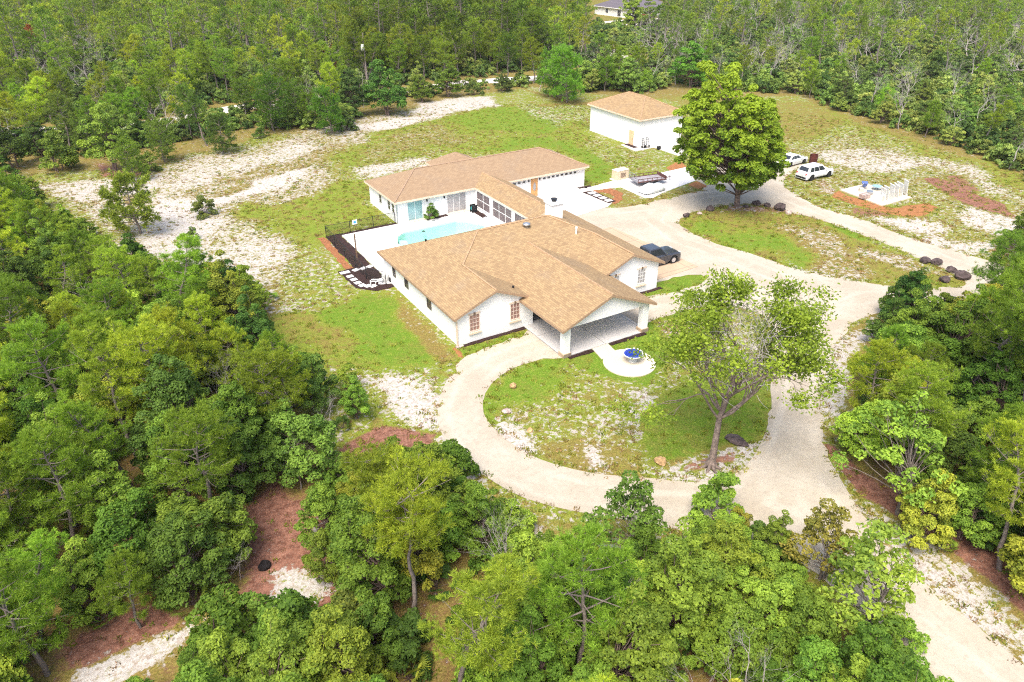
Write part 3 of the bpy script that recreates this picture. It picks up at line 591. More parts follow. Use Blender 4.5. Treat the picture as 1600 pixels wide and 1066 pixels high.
roof_obj([[(CX-CW/2, L-.5, h-.01), (CX, L-.5, cz), (CX, YB-ov+CW/2, cz), (CX-CW/2, YB-ov, h)][::-1],
          [(CX, L-.5, cz), (CX+CW/2+.1, L-.5, h-.01), (CX+CW/2+.1, YB-ov, h), (CX, YB-ov+CW/2, cz)][::-1]], roof_main, 'roof', house, lip=cream_trim)
# hip extension behind the ridge of the back wing
ex = [(15.3, YB+DB-.5), (21.2, YB+DB-.5), (21.2, 38.4), (15.3, 38.4)]
MB().prism([(15.7, YB+DB+.01), (20.8, YB+DB+.01), (20.8, 38.0), (15.7, 38.0)], 0, 2.4).build('wall', white_wall, house)
ap = (18.25, 36.9-1.0, 4.05)
roof_obj([[(15.3, 33.5, 2.6), (15.3, 38.4, 2.6), ap][::-1], [(15.3, 38.4, 2.6), (21.2, 38.4, 2.6), ap][::-1], [(21.2, 38.4, 2.6), (21.2, 33.5, 2.6), ap][::-1], [(21.2, 33.5, 2.6), (15.3, 33.5, 2.6), ap][::-1]], roof_pink, 'roof', house, lip=cream_trim)
# ridge and hip caps
def caps(segs, mat, par):
    m = MB()
    for a, b in segs: m.tube([a, b], .09, 5)
    m.build('ridge_cap', mat, par)
cap_m = simple('ridge_cap_shingle', (.38, .25, .145), .9, var=.2, sc=4)
cap_p = simple('pink_ridge_cap', (.33, .225, .15), .9, var=.15, sc=4)
for sg in ((A, B), (A, Hl), (Hl, (W1/2, -ov, hw1)), (B, Hr), (Hr, (Xr-Wr/2, -ov, hw2)), ((pr, -PP-ov, hp), (pr, YF+Wp/2, hp)), ((CX, L+1.5, cz), (CX, YB-ov+CW/2, cz))): caps([sg], cap_m, main_roof)
caps([((X0+DB/2, YB+DB/2, HB), (X1-DB/2, YB+DB/2, HB)), ((X0+DB/2, YB+DB/2, HB), (X0-ov, YB-ov, h)), ((X1-DB/2, YB+DB/2, HB), (X1+ov, YB-ov, h))], cap_p, back_roof)
def zroof(y): return h+s_*(y-ye)
# porch: pediment, beam, ceiling, columns
m = MB()
m.loft([[(WL-.02, y, ZW-.12), (WL+Wp+.02, y, ZW-.12), (WL+Wp+.02, y, h+s_*ov-.12), (pr, y, hp-.1), (WL-.02, y, h+s_*ov-.12)] for y in (-PP-.01, -PP+.25)])
m.build('porch_pediment', white_wall, house)
MB().box(WL, WL+Wp, -PP+.26, YF-.01, ZW-.2, ZW-.12).build('porch_ceiling', white_wall, house)
for x in (WL+.3, WL+Wp-.3):
    m = MB(); m.box(x-.28, x+.28, -PP+.0, -PP+.56, 0, ZW-.13); c = m.build('porch_column', white_wall, house, bevel=.015)
    MB().box(x-.36, x+.36, -PP-.08, -PP+.64, 0, .34).build('column_base', conc_tan, c, bevel=.02)
MB().box(W1+.02, W1+.26, .0, .28, 0, ZW-.21).build('porch_column', white_wall, house, bevel=.015)
dk = simple('dark_frame', (.04, .035, .03), .5)
d = MB().box(W1+.28, Xr-Wr-.02, .34, .38, .1, 2.28).build('entry_screen', dark_glass, house)
for x in (W1+.32, 8.0, 9.2, 10.4, 11.6, 12.8): MB().box(x-.04, x+.04, .29, .339, .1, 2.28).build('screen_post', dk, d)

def window(par, ax, fix, a0, a1, z0, z1, out, glass, frame, nx=2, nz=2, fw=.05, sill=None, arch=False, name='window'):
    """ax 'x': wall runs along x at y=fix, 'y': along y at x=fix; out = +-1 the side it faces"""
    def bx(mb, u0, u1, w0, w1, d0, d1):
        lo, hi = sorted((fix+out*d0, fix+out*d1))
        if ax == 'x': mb.box(u0, u1, lo, hi, w0, w1)
        else: mb.box(lo, hi, u0, u1, w0, w1)
    g = MB(); bx(g, a0, a1, z0, z1, .003, .02); o = g.build(name, glass, par)
    f = MB()
    bx(f, a0-fw, a0, z0-fw, z1+fw, .002, .06); bx(f, a1, a1+fw, z0-fw, z1+fw, .002, .06)
    bx(f, a0, a1, z0-fw, z0, .002, .06); bx(f, a0, a1, z1, z1+fw, .002, .06)
    mw = fw*.55
    for i in range(1, nx):
        x = a0+(a1-a0)*i/nx; bx(f, x-mw/2, x+mw/2, z0, z1, .021, .045)
    for i in range(1, nz):
        z = z0+(z1-z0)*i/nz; bx(f, a0, a1, z-mw/2, z+mw/2, .0215, .04)
    f.build('frame', frame, o)
    if sill:
        q = MB(); bx(q, a0-.14, a1+.14, z0-.28, z0-.14, .002, .14); q.build('sill', sill, o)
    if arch:
        q = MB(); c = (a0+a1)/2
        bx(q, a0-.12, a1+.12, z1+.06, z1+.16, .002, .07); q.build('lintel', cream_trim, o)
        q = MB(); bx(q, c-.07, c+.07, z1+.03, z1+.22, .071, .12); q.build('keystone', wood_m, o)
    return o
cream_f = simple('cream_window_frame', (.74, .62, .52), .6, var=.05)
window(house, 'x', 0, 1.1, 1.9, 1.02, 2.36, -1, brown_glass, cream_f, 3, 4, .05, cream_trim, True)
window(house, 'x', 0, 4.75, 5.52, 1.02, 2.36, -1, brown_glass, cream_f, 3, 4, .05, cream_trim, True)
window(house, 'x', 0, 17.6, 18.4, .98, 2.3, -1, grey_glass, white_trim, 3, 4, .05, cream_trim, True)
window(house, 'x', 0, 14.75, 15.5, .98, 2.3, -1, grey_glass, white_trim, 3, 4, .05, cream_trim, True)
for y, w_ in ((12.2, .5), (9.5, .65), (4.95, .7)):
    window(house, 'y', 0, y-w_/2, y+w_/2, 1.15, 1.95, -1, dark_glass, simple('bronze_frame', (.12, .1, .08), .5), 1, 2, .04)
for y in (27.75, 28.9, 31.4):
    window(house, 'y', X0, y-.35, y+.35, 1.0, 2.0, -1, dark_glass, white_trim, 1, 2, .04)
o = window(house, 'x', YB, 7.7, 9.4, .16, 2.2, -1, curtain_glass, white_trim, 2, 1, .06, name='sliding_door')
window(house, 'x', YB, 12.45, 14.75, .16, 2.2, -1, grey_glass, white_trim, 3, 1, .06, name='sliding_door')
MB().box(7.5, 9.6, YB-.5, YB-.01, .08, .17).build('door_step', conc_cream, house)
MB().box(12.3, 14.95, YB-.5, YB-.01, .08, .17).build('door_step', conc_cream, house)
xs_ = 15.93
for y0, y1, n in ((23.2, 26.15, 2), (18.5, 22.5, 3), (15.0, 17.9, 2)):
    window(house, 'y', xs_, y0, y1, .5, 2.28, -1, screen_m, white_trim, n, 2, .1, name='screen_panel')
# garage door, half hidden one, wooden door
gdm = NT('garage_door'); t = gdm; sp = t.n('SeparateXYZ'); t.L(t.coord(), sp.inputs[0])
ln = t.math('LESS_THAN', t.math('FRACT', t.math('DIVIDE', sp.outputs[2], .53)), .05)
gdm.done(t.mix(ln, (.8, .8, .79), (.6, .6, .59)), .5)
def garage_door(par, x0, x1, y, z1, wins, z0=.06):
    o = MB().box(x0, x1, y-.04, y-.002, z0, z1).build('garage_door', gdm.m, par)
    for i in range(wins):
        w_ = (x1-x0)/wins; a = x0+w_*i+w_*.2
        MB().box(a, a+w_*.6, y-.05, y-.041, z1-.33, z1-.1).build('pane', dark_glass, o)
    return o
garage_door(house, 24.95, 30.0, YB, 2.25, 8)
garage_door(house, 20.2, 22.75, YB, 2.25, 4)
d = MB().box(23.42, 24.35, YB-.06, YB-.002, .08, 2.2).build('entry_door', door_wood, house)
m = MB(); m.add([(23.885+.19*math.cos(a*math.pi/12), YB-.075, 1.25+.5*math.sin(a*math.pi/12)) for a in range(24)]+[(23.885, YB-.075, 1.25)], [((a+1) % 24, a, 24) for a in range(24)]); m.build('oval_pane', grey_glass, d)
MB().lathe([(0, 0), (.035, 0), (.045, .04), (.03, .08), (0, .09)], 0, 0, 10).build('handle', black_met, d).location = (24.25, YB-.12, 1.0)
bed = MB(); bed.prism([(22.78, 26.2), (23.38, 26.2), (23.38, 26.68), (22.78, 26.68)], .06, .1)
for x, y in ((23.1, YB), (24.62, YB), (10.0, YB), (12.1, YB)):
    q = MB(); q.box(x-.06, x+.06, y-.16, y-.002, 1.95, 2.2); q.build('wall_lamp', black_met, house, bevel=.02)
# chimney, vents, downspouts, mulch at the wall foot
c = MB().box(14.55, 15.75, 9.0, 10.2, 3.8, 5.95).build('chimney', white_wall, house, bevel=.02)
MB().box(14.45, 15.85, 8.9, 10.3, 5.951, 6.1).build('chimney_cap', white_trim, c, bevel=.02)
MB().lathe([(.22, 6.1), (.22, 6.28), (.32, 6.3), (.32, 6.36), (0, 6.4)], 15.15, 9.6, 14).build('flue', black_met, c)
x, y = 10.9, 7.55; z = zroof(y)
MB().lathe([(.2, z-.1), (.2, z+.16), (.36, z+.18), (.34, z+.3), (.15, z+.38), (0, z+.4)], x, y, 18).build('roof_turbine', steel, house, smooth=True)
x, y = 14.9, 5.6; z = zroof(y)
MB().lathe([(.07, z-.2), (.07, z+.5), (.11, z+.5), (.11, z+.62), (0, z+.62)], x, y, 10).build('vent_pipe', white_trim, house)
for x, y, z in ((3.0, 11.7, h+s_*(3+ov)), (5.6, 1.0, h+s_*(W1+ov-5.6)), (8.0, 8.6, H-.2)):
    MB().lathe([(.09, z-.1), (.1, z+.18), (0, z+.2)], x, y, 8).build('vent_pipe', black_met, house)
for x, y, mt in ((-.06, -.06, cream_trim), (X0-.07, YB-.07, steel)):
    MB().box(x-.05, x+.05, y-.05, y+.05, .05, 2.5).build('downspout', mt, house)
MB().box(-.25, .35, -.35, -.02, .0, .1).build('splash_block', pale_rock, house)

def bed_obj(name, poly, mat, z, label, cat='garden bed', seed=1, amp=.05):
    o = MB().prism(rough(poly, .5, amp, seed), .0, z).build(name, mat); tag(o, label, cat); return o
bed_obj('mulch_bed', [(.1, -.42), (6.0, -.42), (6.0, -.03), (.1, -.03)], mulch, .05, 'narrow black mulch strip at the foot of the left front gable wall')
bed_obj('mulch_bed', [(14.2, -.4), (20.3, -.4), (20.3, -.03), (14.2, -.03)], mulch, .05, 'narrow black mulch strip at the foot of the right front gable wall')
bed_obj('mulch_bed', [(6.3, -6.15), (8.5, -6.15), (8.5, -5.77), (6.3, -5.77)], mulch, .06, 'black mulch strip along the porch slab left of the walk')
bed_obj('mulch_bed', [(10.2, -6.15), (13.7, -6.15), (13.7, -5.77), (10.2, -5.77)], mulch, .06, 'black mulch strip along the porch slab right of the walk')
bed_obj('mulch_bed', [(9.6, 26.0), (12.2, 26.0), (12.2, 26.6), (9.6, 26.6)], mulch, .12, 'small dark bed at the pool court wall with a shrub')
bed_obj('mulch_bed', [(15.1, 23.5), (15.8, 23.5), (15.8, 26.0), (15.1, 26.0)], mulch, .12, 'small dark bed below the porch screens')
bed_obj('mulch_bed', [(30.1, 26.15), (31.9, 26.15), (31.9, 26.6), (30.1, 26.6)], mulch, .10, 'thin dark bed at the corner beside the wide garage door')
LB = [(-1.5, 27.3), (6.4, 27.3), (6.4, 26.75), (.05, 26.75), (-.05, 15.9), (.0, 12.9), (-.02, 12.4), (-1.7, 12.4), (-3.1, 14.0), (-3.3, 18.2), (-1.7, 18.2)]
bed_obj('mulch_bed', LB, mulch, .045, 'large black mulch bed wrapping the fenced edge of the pool deck', seed=4)
bed_obj('pine_straw_strip', [(-2.35, 27.3), (-1.55, 27.3), (-1.75, 18.3), (-2.5, 18.3)], red_mulch, .035, 'orange soil strip outside the fenced mulch bed', 'garden bed', 5, .1)
bed_obj('pine_straw_strip', [(30.9, 24.9), (33.4, 24.4), (33.6, 22.2), (32.2, 20.4), (30.6, 19.7), (30.5, 20.9), (31.9, 21.6), (32.2, 22.8), (31.8, 23.6), (30.8, 23.8)], red_mulch, .035, 'curved orange pine straw strip beside the garage apron', 'garden bed', 6, .1)
bed_obj('mulch_bed', [(29.6, 24.9), (31.0, 24.7), (31.1, 20.3), (29.9, 20.1)], mulch, .085, 'dark bed holding square pavers beside the garage apron')
def stone(x, y, rz, label, z=.05, sx=.34, sy=.34, group=None):
    q = MB().box(-sx, sx, -sy, sy, 0, .05).build('stepping_stone', paver, bevel=.01); q.location = (x, y, z); q.rotation_euler = (0, 0, rz)
    tag(q, label, 'paver', group)
G1 = 'square pavers in the mulch bed at the pool fence'
cand = [(539, 427), (547, 433), (553, 438), (559, 443), (566, 447), (575, 448), (583, 448), (556, 423), (567.5, 420.5), (578, 417.5)]
nm = ['largest square paver, at the left end of the curved row', 'second square paver of the curved row by the pool bed', 'third square paver of the curved row by the pool bed', 'fourth square paver of the curved row by the pool bed', 'fifth square paver of the curved row by the pool bed', 'sixth square paver of the curved row, near the white bench', 'last square paver of the curved row, beside the white bench', 'outermost of the three pavers crossing the pool fence', 'middle of the three pavers crossing the pool fence', 'innermost of the three pavers crossing the pool fence']
for i, (u, v) in enumerate(cand):
    x, y = at(u, v); stone(x, y, .05*i, nm[i], .045, .46 if i == 0 else .3, .26, G1)
for i, (nm_, y) in enumerate((('farthest', 24.0), ('second farthest', 22.95), ('second nearest', 21.9), ('nearest', 20.85))):
    stone(30.35+i*.03, y, 0, nm_+' of four square pavers beside the garage apron', .085, .42, .36, 'square pavers beside the garage apron')

# ------------------------------------------------------------------ pool
pool = empty('swimming_pool', (9, 21, 0), label='turquoise swimming pool with stepped white rim in the deck', cat='pool')
def rel(p, o): return [(a-o[0], b-o[1]) for a, b in p]
pl = rel(POOL, (9, 21)); n = len(pl)
plaster = NT('pool_plaster'); plaster.done(plaster.mix(plaster.noise(.8, 3), (.42, .74, .64), (.56, .82, .72)), .6)
m = MB(); m.add([(x, y, .075) for x, y in pl]+[(x*.97, y*.95, -1.3) for x, y in pl], [((i+1) % n, i, n+i, n+(i+1) % n) for i in range(n)]+[tuple(range(n, 2*n))])
m.build('basin', plaster.m, pool)
wt = NT('pool_water'); t = wt; t.bump(t.noise(2.5, 3), .25, .05)
gl = t.n('BsdfGlossy'); gl.inputs['Roughness'].default_value = .03
tp = t.n('BsdfTransparent'); tp.inputs[0].default_value = (.88, .97, .95, 1)
bp = [x for x in t.t.nodes if x.type == 'BUMP'][0]; t.L(bp.outputs[0], gl.inputs['Normal'])
lw = t.n('LayerWeight'); lw.inputs[0].default_value = .12; ms = t.n('MixShader'); t.L(lw.outputs['Fresnel'], ms.inputs[0]); t.L(tp.outputs[0], ms.inputs[1]); t.L(gl.outputs[0], ms.inputs[2]); t.L(ms.outputs[0], t.out.inputs[0])
MB().prism([(x*.995, y*.995) for x, y in pl], -.06, -.06).build('water', wt.m, pool)
cop = MB(); cop.prism([(x*1.03, y*1.05) for x, y in pl], .0, .1, 0, [pl[::-1]]); cop.build('coping', conc_cream, pool)
for i, k in enumerate(((-4.2, 1.4, .3), (-3.7, 1.2, .3))):
    pass
m = MB(); m.prism([(-4.6, .4), (-3.6, .4), (-3.3, 1.8), (-4.0, 2.3)], -.9, -.35); m.build('step', plaster.m, pool)
for u, v, nm_ in ((662, 361, 'dark skimmer float drifting on the pool water'),):
    x, y = at(u, v); o = MB().lathe([(0, -.04), (.14, -.03), (.17, 0), (.1, .05), (.04, .1), (0, .1)], 0, 0, 12).build('pool_float', black_met); o.location = (x, y, -.04); tag(o, nm_, 'pool float')
o = empty('pool_handrail', (14.2, 21.3, .08), label='thin curved steel handrail at the right end of the pool', cat='handrail')
for k in (-.25, .25):
    MB().tube([(0.5, k, 0), (.5, k, .75), (.3, k, .9), (-.1, k, .8), (-.6, k, .2), (-.7, k, -.1)], .022, 6).build('rail', steel, o)

# ------------------------------------------------------------------ chain link fence round the deck
fm = NT('chain_link'); t = fm
def lattice(sp_, wd):
    xyz = t.n('SeparateXYZ'); t.L(t.coord(), xyz.inputs[0])
    al = t.math('ADD', xyz.outputs[0], xyz.outputs[1]); r_ = None
    for sg in ('ADD', 'SUBTRACT'):
        a = t.math('FRACT', t.math('DIVIDE', t.math(sg, al, xyz.outputs[2]), sp_)); b = t.math('LESS_THAN', a, wd/sp_)
        r_ = b if r_ is None else t.math('MAXIMUM', r_, b)
    return r_
tp = t.n('BsdfTransparent'); ms = t.n('MixShader'); t.L(lattice(.09, .013), ms.inputs[0]); t.L(tp.outputs[0], ms.inputs[1]); t.L(t.b.outputs[0], ms.inputs[2]); t.L(ms.outputs[0], t.out.inputs[0])
t.done((.02, .03, .025), .5)
fence = empty('chain_link_fence', (-1.4, 27.1, 0), label='low black chain link fence around the pool deck and mulch bed', cat='fence')
runs = [[(6.35, 27.25), (3.83, 27.2), (1.2, 27.1), (-1.4, 27.15)], [(-1.4, 27.15), (-1.45, 24.2), (-1.5, 21.2), (-1.55, 18.2), (-1.6, 15.2)], [(-1.6, 15.2), (-.5, 13.2)]]
done = set(); pan = MB(); rail = MB()
for r_ in runs:
    for a in r_:
        if a in done: continue
        done.add(a); MB().tube([(a[0]+1.4, a[1]-27.1, 0), (a[0]+1.4, a[1]-27.1, 1.28)], .035, 8).build('post', black_met, fence)
    for a, b in zip(r_, r_[1:]):
        q = [(a[0]+1.4, a[1]-27.1), (b[0]+1.4, b[1]-27.1)]
        pan.poly3([(*q[0], .05), (*q[1], .05), (*q[1], 1.22), (*q[0], 1.22)])
        rail.tube([(*q[0], 1.24), (*q[1], 1.24)], .022, 6)
pan.build('chain_link_mesh', fm.m, fence); rail.build('top_rail', black_met, fence)
# sign on the fence
blue = simple('sign_blue', (.06, .3, .62), .5); 
o = empty('fence_sign', (1.75, 27.02, 1.1), label='small white sign with a blue disc hung on the pool fence', cat='sign')
MB().box(-.26, .26, -.03, 0, -.25, .25).build('board', white_trim, o, bevel=.02)
m = MB(); m.add([(.16*math.cos(a*math.pi/8), -.035, .16*math.sin(a*math.pi/8)) for a in range(16)]+[(0, -.035, 0)], [(a, (a+1) % 16, 16) for a in range(16)]); m.build('disc', blue, o)
# post with hanging baskets
o = empty('plant_post', (-.62, 20.3, .04), label='weathered wooden post with two hanging plants in the mulch bed', cat='post')
MB().box(-.06, .06, -.06, .06, 0, 2.5).build('post', wood_m, o, bevel=.01)
MB().tube([(-.25, 0, 2.1), (.55, 0, 2.1)], .015, 5).build('arm', black_met, o)

# ------------------------------------------------------------------ detached garage
def orot(x, y): return (48.06+x, 36.96+y)
gar = empty('detached_garage', (48.06, 36.96, 0), label='tall white detached garage with a hipped tan roof', cat='garage')
ow, od, oh, os2 = 8.0, 11.8, 4.05, .46
MB().prism([(0, 0), (ow, 0), (ow, od), (0, od)], 0, oh+.05).build('wall', white_wall, gar)
ov = .383
rp = ow/2+ov; zr = oh+os2*rp; yr0, yr1 = ow/2, od-ow/2
rr = roof_obj([[(-ov, -ov, oh), (ow+ov, -ov, oh), (ow/2, yr0, zr)], [(ow+ov, -ov, oh), (ow+ov, od+ov, oh), (ow/2, yr1, zr), (ow/2, yr0, zr)],
     [(ow+ov, od+ov, oh), (-ov, od+ov, oh), (ow/2, yr1, zr)], [(-ov, od+ov, oh), (-ov, -ov, oh), (ow/2, yr0, zr), (ow/2, yr1, zr)]], roof_main, 'roof', gar, lip=cream_trim)
caps([((ow/2, yr0, zr), (ow/2, yr1, zr)), ((ow/2, yr0, zr), (-ov, -ov, oh)), ((ow/2, yr0, zr), (ow+ov, -ov, oh)), ((ow/2, yr1, zr), (-ov, od+ov, oh))], cap_m, rr)
gd2 = MB().box(2.0, 6.6, -.05, -.002, .06, 3.75).build('garage_door', gdm.m, gar)
d = MB().box(-.06, -.002, 1.2, 2.2, .08, 2.15).build('side_door', simple('tan_door', (.72, .5, .3), .6), gar)
MB().lathe([(0, 0), (.035, 0), (.045, .04), (0, .09)], 0, 0, 10).build('handle', black_met, d).location = (-.12, 1.35, 1.0)
MB().prism([(-.7, .1), (-.02, .1), (-.02, 2.4), (-.7, 2.4)], .06, .12).build('door_mat', mulch, gar)
for i, (x, nm_) in enumerate(((.55, 'left of two black hand trucks by the detached garage wall'), (1.35, 'right of two black hand trucks by the detached garage wall'))):
    o = empty('hand_truck', (48.06+x, 36.7, .06), .2-.3*i, nm_, 'hand truck', 'hand trucks at the garage wall')
    for k in (-.22, .22): MB().tube([(k, -.25, .12), (k, 0, 1.1), (k*.5, .1, 1.3)], .03, 6).build('rail', black_met, o)
    MB().tube([(-.11, .1, 1.3), (.11, .1, 1.3)], .03, 6).build('handle', black_met, o)
    for z in (.4, .7, 1.0): MB().tube([(-.22, -.25+.25*z, z), (.22, -.25+.25*z, z)], .02, 5).build('crossbar', black_met, o)
    MB().box(-.26, .26, -.6, -.2, .03, .06).build('toe_plate', black_met, o)
    for k in (-.3, .3):
        q = MB().lathe([(.0, -.04), (.13, -.04), (.15, 0), (.13, .04), (0, .04)], 0, 0, 14).build('wheel', rubber, o); q.rotation_euler = (0, R(90), 0); q.location = (k, -.15, .15)
o = MB().box(-.25, .25, -.2, .2, 0, .45).build('black_bin', black_met, bevel=.04); o.location = (*at(1029, 234), .06); tag(o, 'small black bin on the apron of the detached garage', 'bin')
o = empty('pull_up_station', (55.0, 36.2, .06), label='slim dark metal stand beside the wide door of the detached garage', cat='stand')
MB().tube([(0, 0, 0), (0, 0, 2.0)], .05, 8).build('post', black_met, o); MB().tube([(-.4, 0, 1.85), (.4, 0, 1.85)], .05, 8).build('arm', black_met, o); MB().box(-.3, .3, -.3, .3, 0, .06).build('base', black_met, o)

# ------------------------------------------------------------------ far house
fo = (140.6, 155.5)
fh = empty('far_house', (*at(968, 25), 0), R(0), 'white house with a dark grey hipped roof beyond the woods', 'house')
a0 = Vector(at(929, 22)); a1 = Vector(at(975, 28)); e = (a1-a0).normalized(); fh.location = (a0.x, a0.y, 0); fh.rotation_euler = (0, 0, math.atan2(e.y, e.x))
FL, FD, FHH = (a1-a0).length*1.15, 20, 2.7
MB().prism([(0, 0), (FL, 0), (FL, FD), (0, FD)], 0, FHH).build('wall', white_wall, fh)
q = .6; zz = FHH+.4*(FL/2+q)
roof_obj([[(-q, -q, FHH), (FL+q, -q, FHH), (FL/2, FL/2, zz)][::1], [(FL+q, -q, FHH), (FL+q, FD+q, FHH), (FL/2, FD-FL/2, zz), (FL/2, FL/2, zz)],
  [(FL+q, FD+q, FHH), (-q, FD+q, FHH), (FL/2, FD-FL/2, zz)], [(-q, FD+q, FHH), (-q, -q, FHH), (FL/2, FL/2, zz), (FL/2, FD-FL/2, zz)]] if FD > FL else
  [[(-q, -q, FHH), (FL+q, -q, FHH), (FL-FD/2, FD/2, FHH+.4*(FD/2+q)), (FD/2, FD/2, FHH+.4*(FD/2+q))], [(FL+q, -q, FHH), (FL+q, FD+q, FHH), (FL-FD/2, FD/2, FHH+.4*(FD/2+q))],
   [(FL+q, FD+q, FHH), (-q, FD+q, FHH), (FD/2, FD/2, FHH+.4*(FD/2+q)), (FL-FD/2, FD/2, FHH+.4*(FD/2+q))], [(-q, FD+q, FHH), (-q, -q, FHH), (FD/2, FD/2, FHH+.4*(FD/2+q))]], roof_grey, 'roof', fh, lip=white_trim)
window(fh, 'x', 0, FL*.33, FL*.33+1.2, .9, 2.1, -1, dark_glass, white_trim, 2, 2); window(fh, 'x', 0, FL*.68, FL*.68+1.5, .3, 2.1, -1, dark_glass, white_trim, 2, 2)
window(fh, 'y', FL, 3, 5.5, .2, 2.2, 1, dark_glass, white_trim, 2, 1)

# ------------------------------------------------------------------ vehicles
def paint_m(name, c, rough=.25, metal=0):
    t = NT(name); t.done(c, rough, metal, .5); t.b.inputs['Coat Weight'].default_value = .6; t.b.inputs['Coat Roughness'].default_value = .05; return t.m
white_paint = paint_m('white_car_paint', (.75, .75, .75)); dark_paint = paint_m('dark_blue_grey_paint', (.055, .06, .075), .3, .4); red_paint = paint_m('dark_red_paint', (.3, .03, .06))
car_glass = glass_mat('car_glass', (.03, .035, .04), .05); lamp_red = simple('tail_lamp_red', (.4, .02, .02), .3); lamp_w = simple('headlamp', (.7, .72, .75), .2); rim_m = simple('alloy_rim', (.6, .6, .62), .3, .6); dark_rim = simple('dark_rim', (.05, .05, .055), .4, .5); plate_m = simple('plate', (.7, .7, .68), .5)
def car(name, loc, rz, label, cat, paint, L_, W_, H_, belt, hood_x, ws, roof0, roof1, rear, deck, wr=.34, rim=rim_m, bed=None, group=None, whl=None):
    """x forward. profile numbers: hood_x = windscreen foot, ws.. ; roof0/roof1 = roof start/end; rear = rear glass foot"""
    c = empty(name, (*loc, 0), rz, label, cat, group); w2 = W_/2; hl = L_/2
    wx = whl or (hl-.92, -hl+.95)
    def arch(x):   # lower edge of the body, lifted over the wheels
        z = .24
        for q in wx:
            dd_ = abs(x-q)
            if dd_ < wr+.07: z = max(z, wr+math.sqrt(max(0, (wr+.07)**2-dd_**2)))
        return z
    xs = sorted(set([-hl, -hl+.06, -hl+.25, hl, hl-.07, hl-.3, hood_x, rear]+[q+k*(wr+.07) for q in wx for k in (-1, -.999, -.85, -.6, -.3, 0, .3, .6, .85, .999, 1)]))
    secs = []
    for x in xs:
        ex_ = min(1, (hl-abs(x))/.35); wi = w2*(.86+.14*math.sqrt(max(0, ex_)))
        top = belt
        if x > hood_x: top = belt-.04-(x-hood_x)/(hl-hood_x)*(.14 if bed is None else .06)
        if x < rear: top = deck
        if ex_ < .99: top -= .14*(1-ex_)
        lo = min(arch(x), top-.15)
        secs.append([(x, -wi*.96, lo), (x, -wi, max(lo+.02, .55)), (x, -wi*.985, top-.13), (x, -wi*.88, top-.01), (x, 0, top+.02), (x, wi*.88, top-.01), (x, wi*.985, top-.13), (x, wi, max(lo+.02, .55)), (x, wi*.96, lo)])
    MB().loft(secs).build('body', paint, c, smooth=False, bevel=.02)
    # cabin
    bw = w2*.9; tw = w2*.72; zb = belt-.03
    ring = lambda z, f, r_, wd: [(f, -wd*.93, z), (f-.12, -wd, z), (r_+.12, -wd, z), (r_, -wd*.93, z), (r_, wd*.93, z), (r_+.12, wd, z), (f-.12, wd, z), (f, wd*.93, z)]
    m = MB(); m.loft([ring(zb, hood_x, rear, bw), ring(H_-.05, roof0, roof1, tw), ring(H_, roof0-.15, roof1+.15, tw*.86)][::1])
    m.f = [f[::-1] for f in m.f]
    cb_ = m.build('cabin', paint, c, bevel=.015)
    def lerp(a, b, t_): return tuple(a[i]+(b[i]-a[i])*t_ for i in range(3))
    def pane(nm_, b0, b1, t0, t1, lo=.12, hi=.9, i0=.06, i1=.94, off=(0, 0, 0)):
        q = [lerp(lerp(b0, b1, i), lerp(t0, t1, i), k) for i, k in ((i0, lo), (i1, lo), (i1, hi), (i0, hi))]
        q = [tuple(a+b for a, b in zip(x, off)) for x in q]
        return MB().add(q+[tuple(a-b*1.5 for a, b in zip(x, off)) for x in q], [(0, 1, 2, 3), (7, 6, 5, 4), (0, 4, 5, 1), (1, 5, 6, 2), (2, 6, 7, 3), (3, 7, 4, 0)]).build(nm_, car_glass, cb_)
    Rb = ring(zb, hood_x, rear, bw); Rt = ring(H_-.05, roof0, roof1, tw)
    pane('windscreen', Rb[7], Rb[0], Rt[7], Rt[0], off=(.012, 0, .012)); pane('rear_window', Rb[3], Rb[4], Rt[3], Rt[4], lo=.2, off=(-.012, 0, .012))
    for k, (i, j) in enumerate(((1, 2), (5, 6))):
        off = (0, -.014 if k == 0 else .014, 0)
        for a, b in (((.05, .36), (.39, .67), (.7, .93)) if rear < -hl+.7 else ((.06, .5), (.54, .92))):
            if k == 1: a, b = 1-b, 1-a
            pane('side_window', Rb[i], Rb[j], Rt[i], Rt[j], i0=a, i1=b, off=off)
    for x in wx:
        for k in (-1, 1):
            o = MB().lathe([(.0, -.11), (wr*.6, -.11), (wr*.97, -.1), (wr, -.06), (wr, .08), (wr*.95, .11), (wr*.64, .11), (wr*.62, .08)], 0, 0, 22).build('wheel', rubber, c, smooth=False)
            o.rotation_euler = (R(-90*k), 0, 0); o.location = (x, k*(w2-.12), wr)
            MB().lathe([(wr*.64, .09), (wr*.6, .1), (wr*.2, .085), (.05, .11), (0, .11)], 0, 0, 10).build('rim', rim, o)
    for k in (-1, 1):
        MB().box(hl-.12, hl+.004, k*w2*.62-.16, k*w2*.62+.16, belt-.36, belt-.2).build('headlight', lamp_w, c, bevel=.02)
        MB().box(-hl-.006, -hl+.12, k*w2*.72-.1, k*w2*.72+.1, belt-.3, belt-.1).build('tail_light', lamp_red, c, bevel=.02)
        MB().box(hood_x-.35, hood_x-.2, k*(w2+.02)-.09, k*(w2+.02)+.09, belt-.02, belt+.12).build('wing_mirror', paint, c, bevel=.03)
    MB().box(-hl-.02, -hl+.02, -w2*.8, w2*.8, .3, .52).build('rear_bumper', black_met if bed or 'suv' in name else paint, c, bevel=.02)
    MB().box(-hl-.01, -hl+.01, -.25, .25, .66, .8).build('number_plate', plate_m, c)
    MB().box(hl-.03, hl+.02, -w2*.5, w2*.5, .45, .68).build('grille', black_met, c, bevel=.02)
    return c
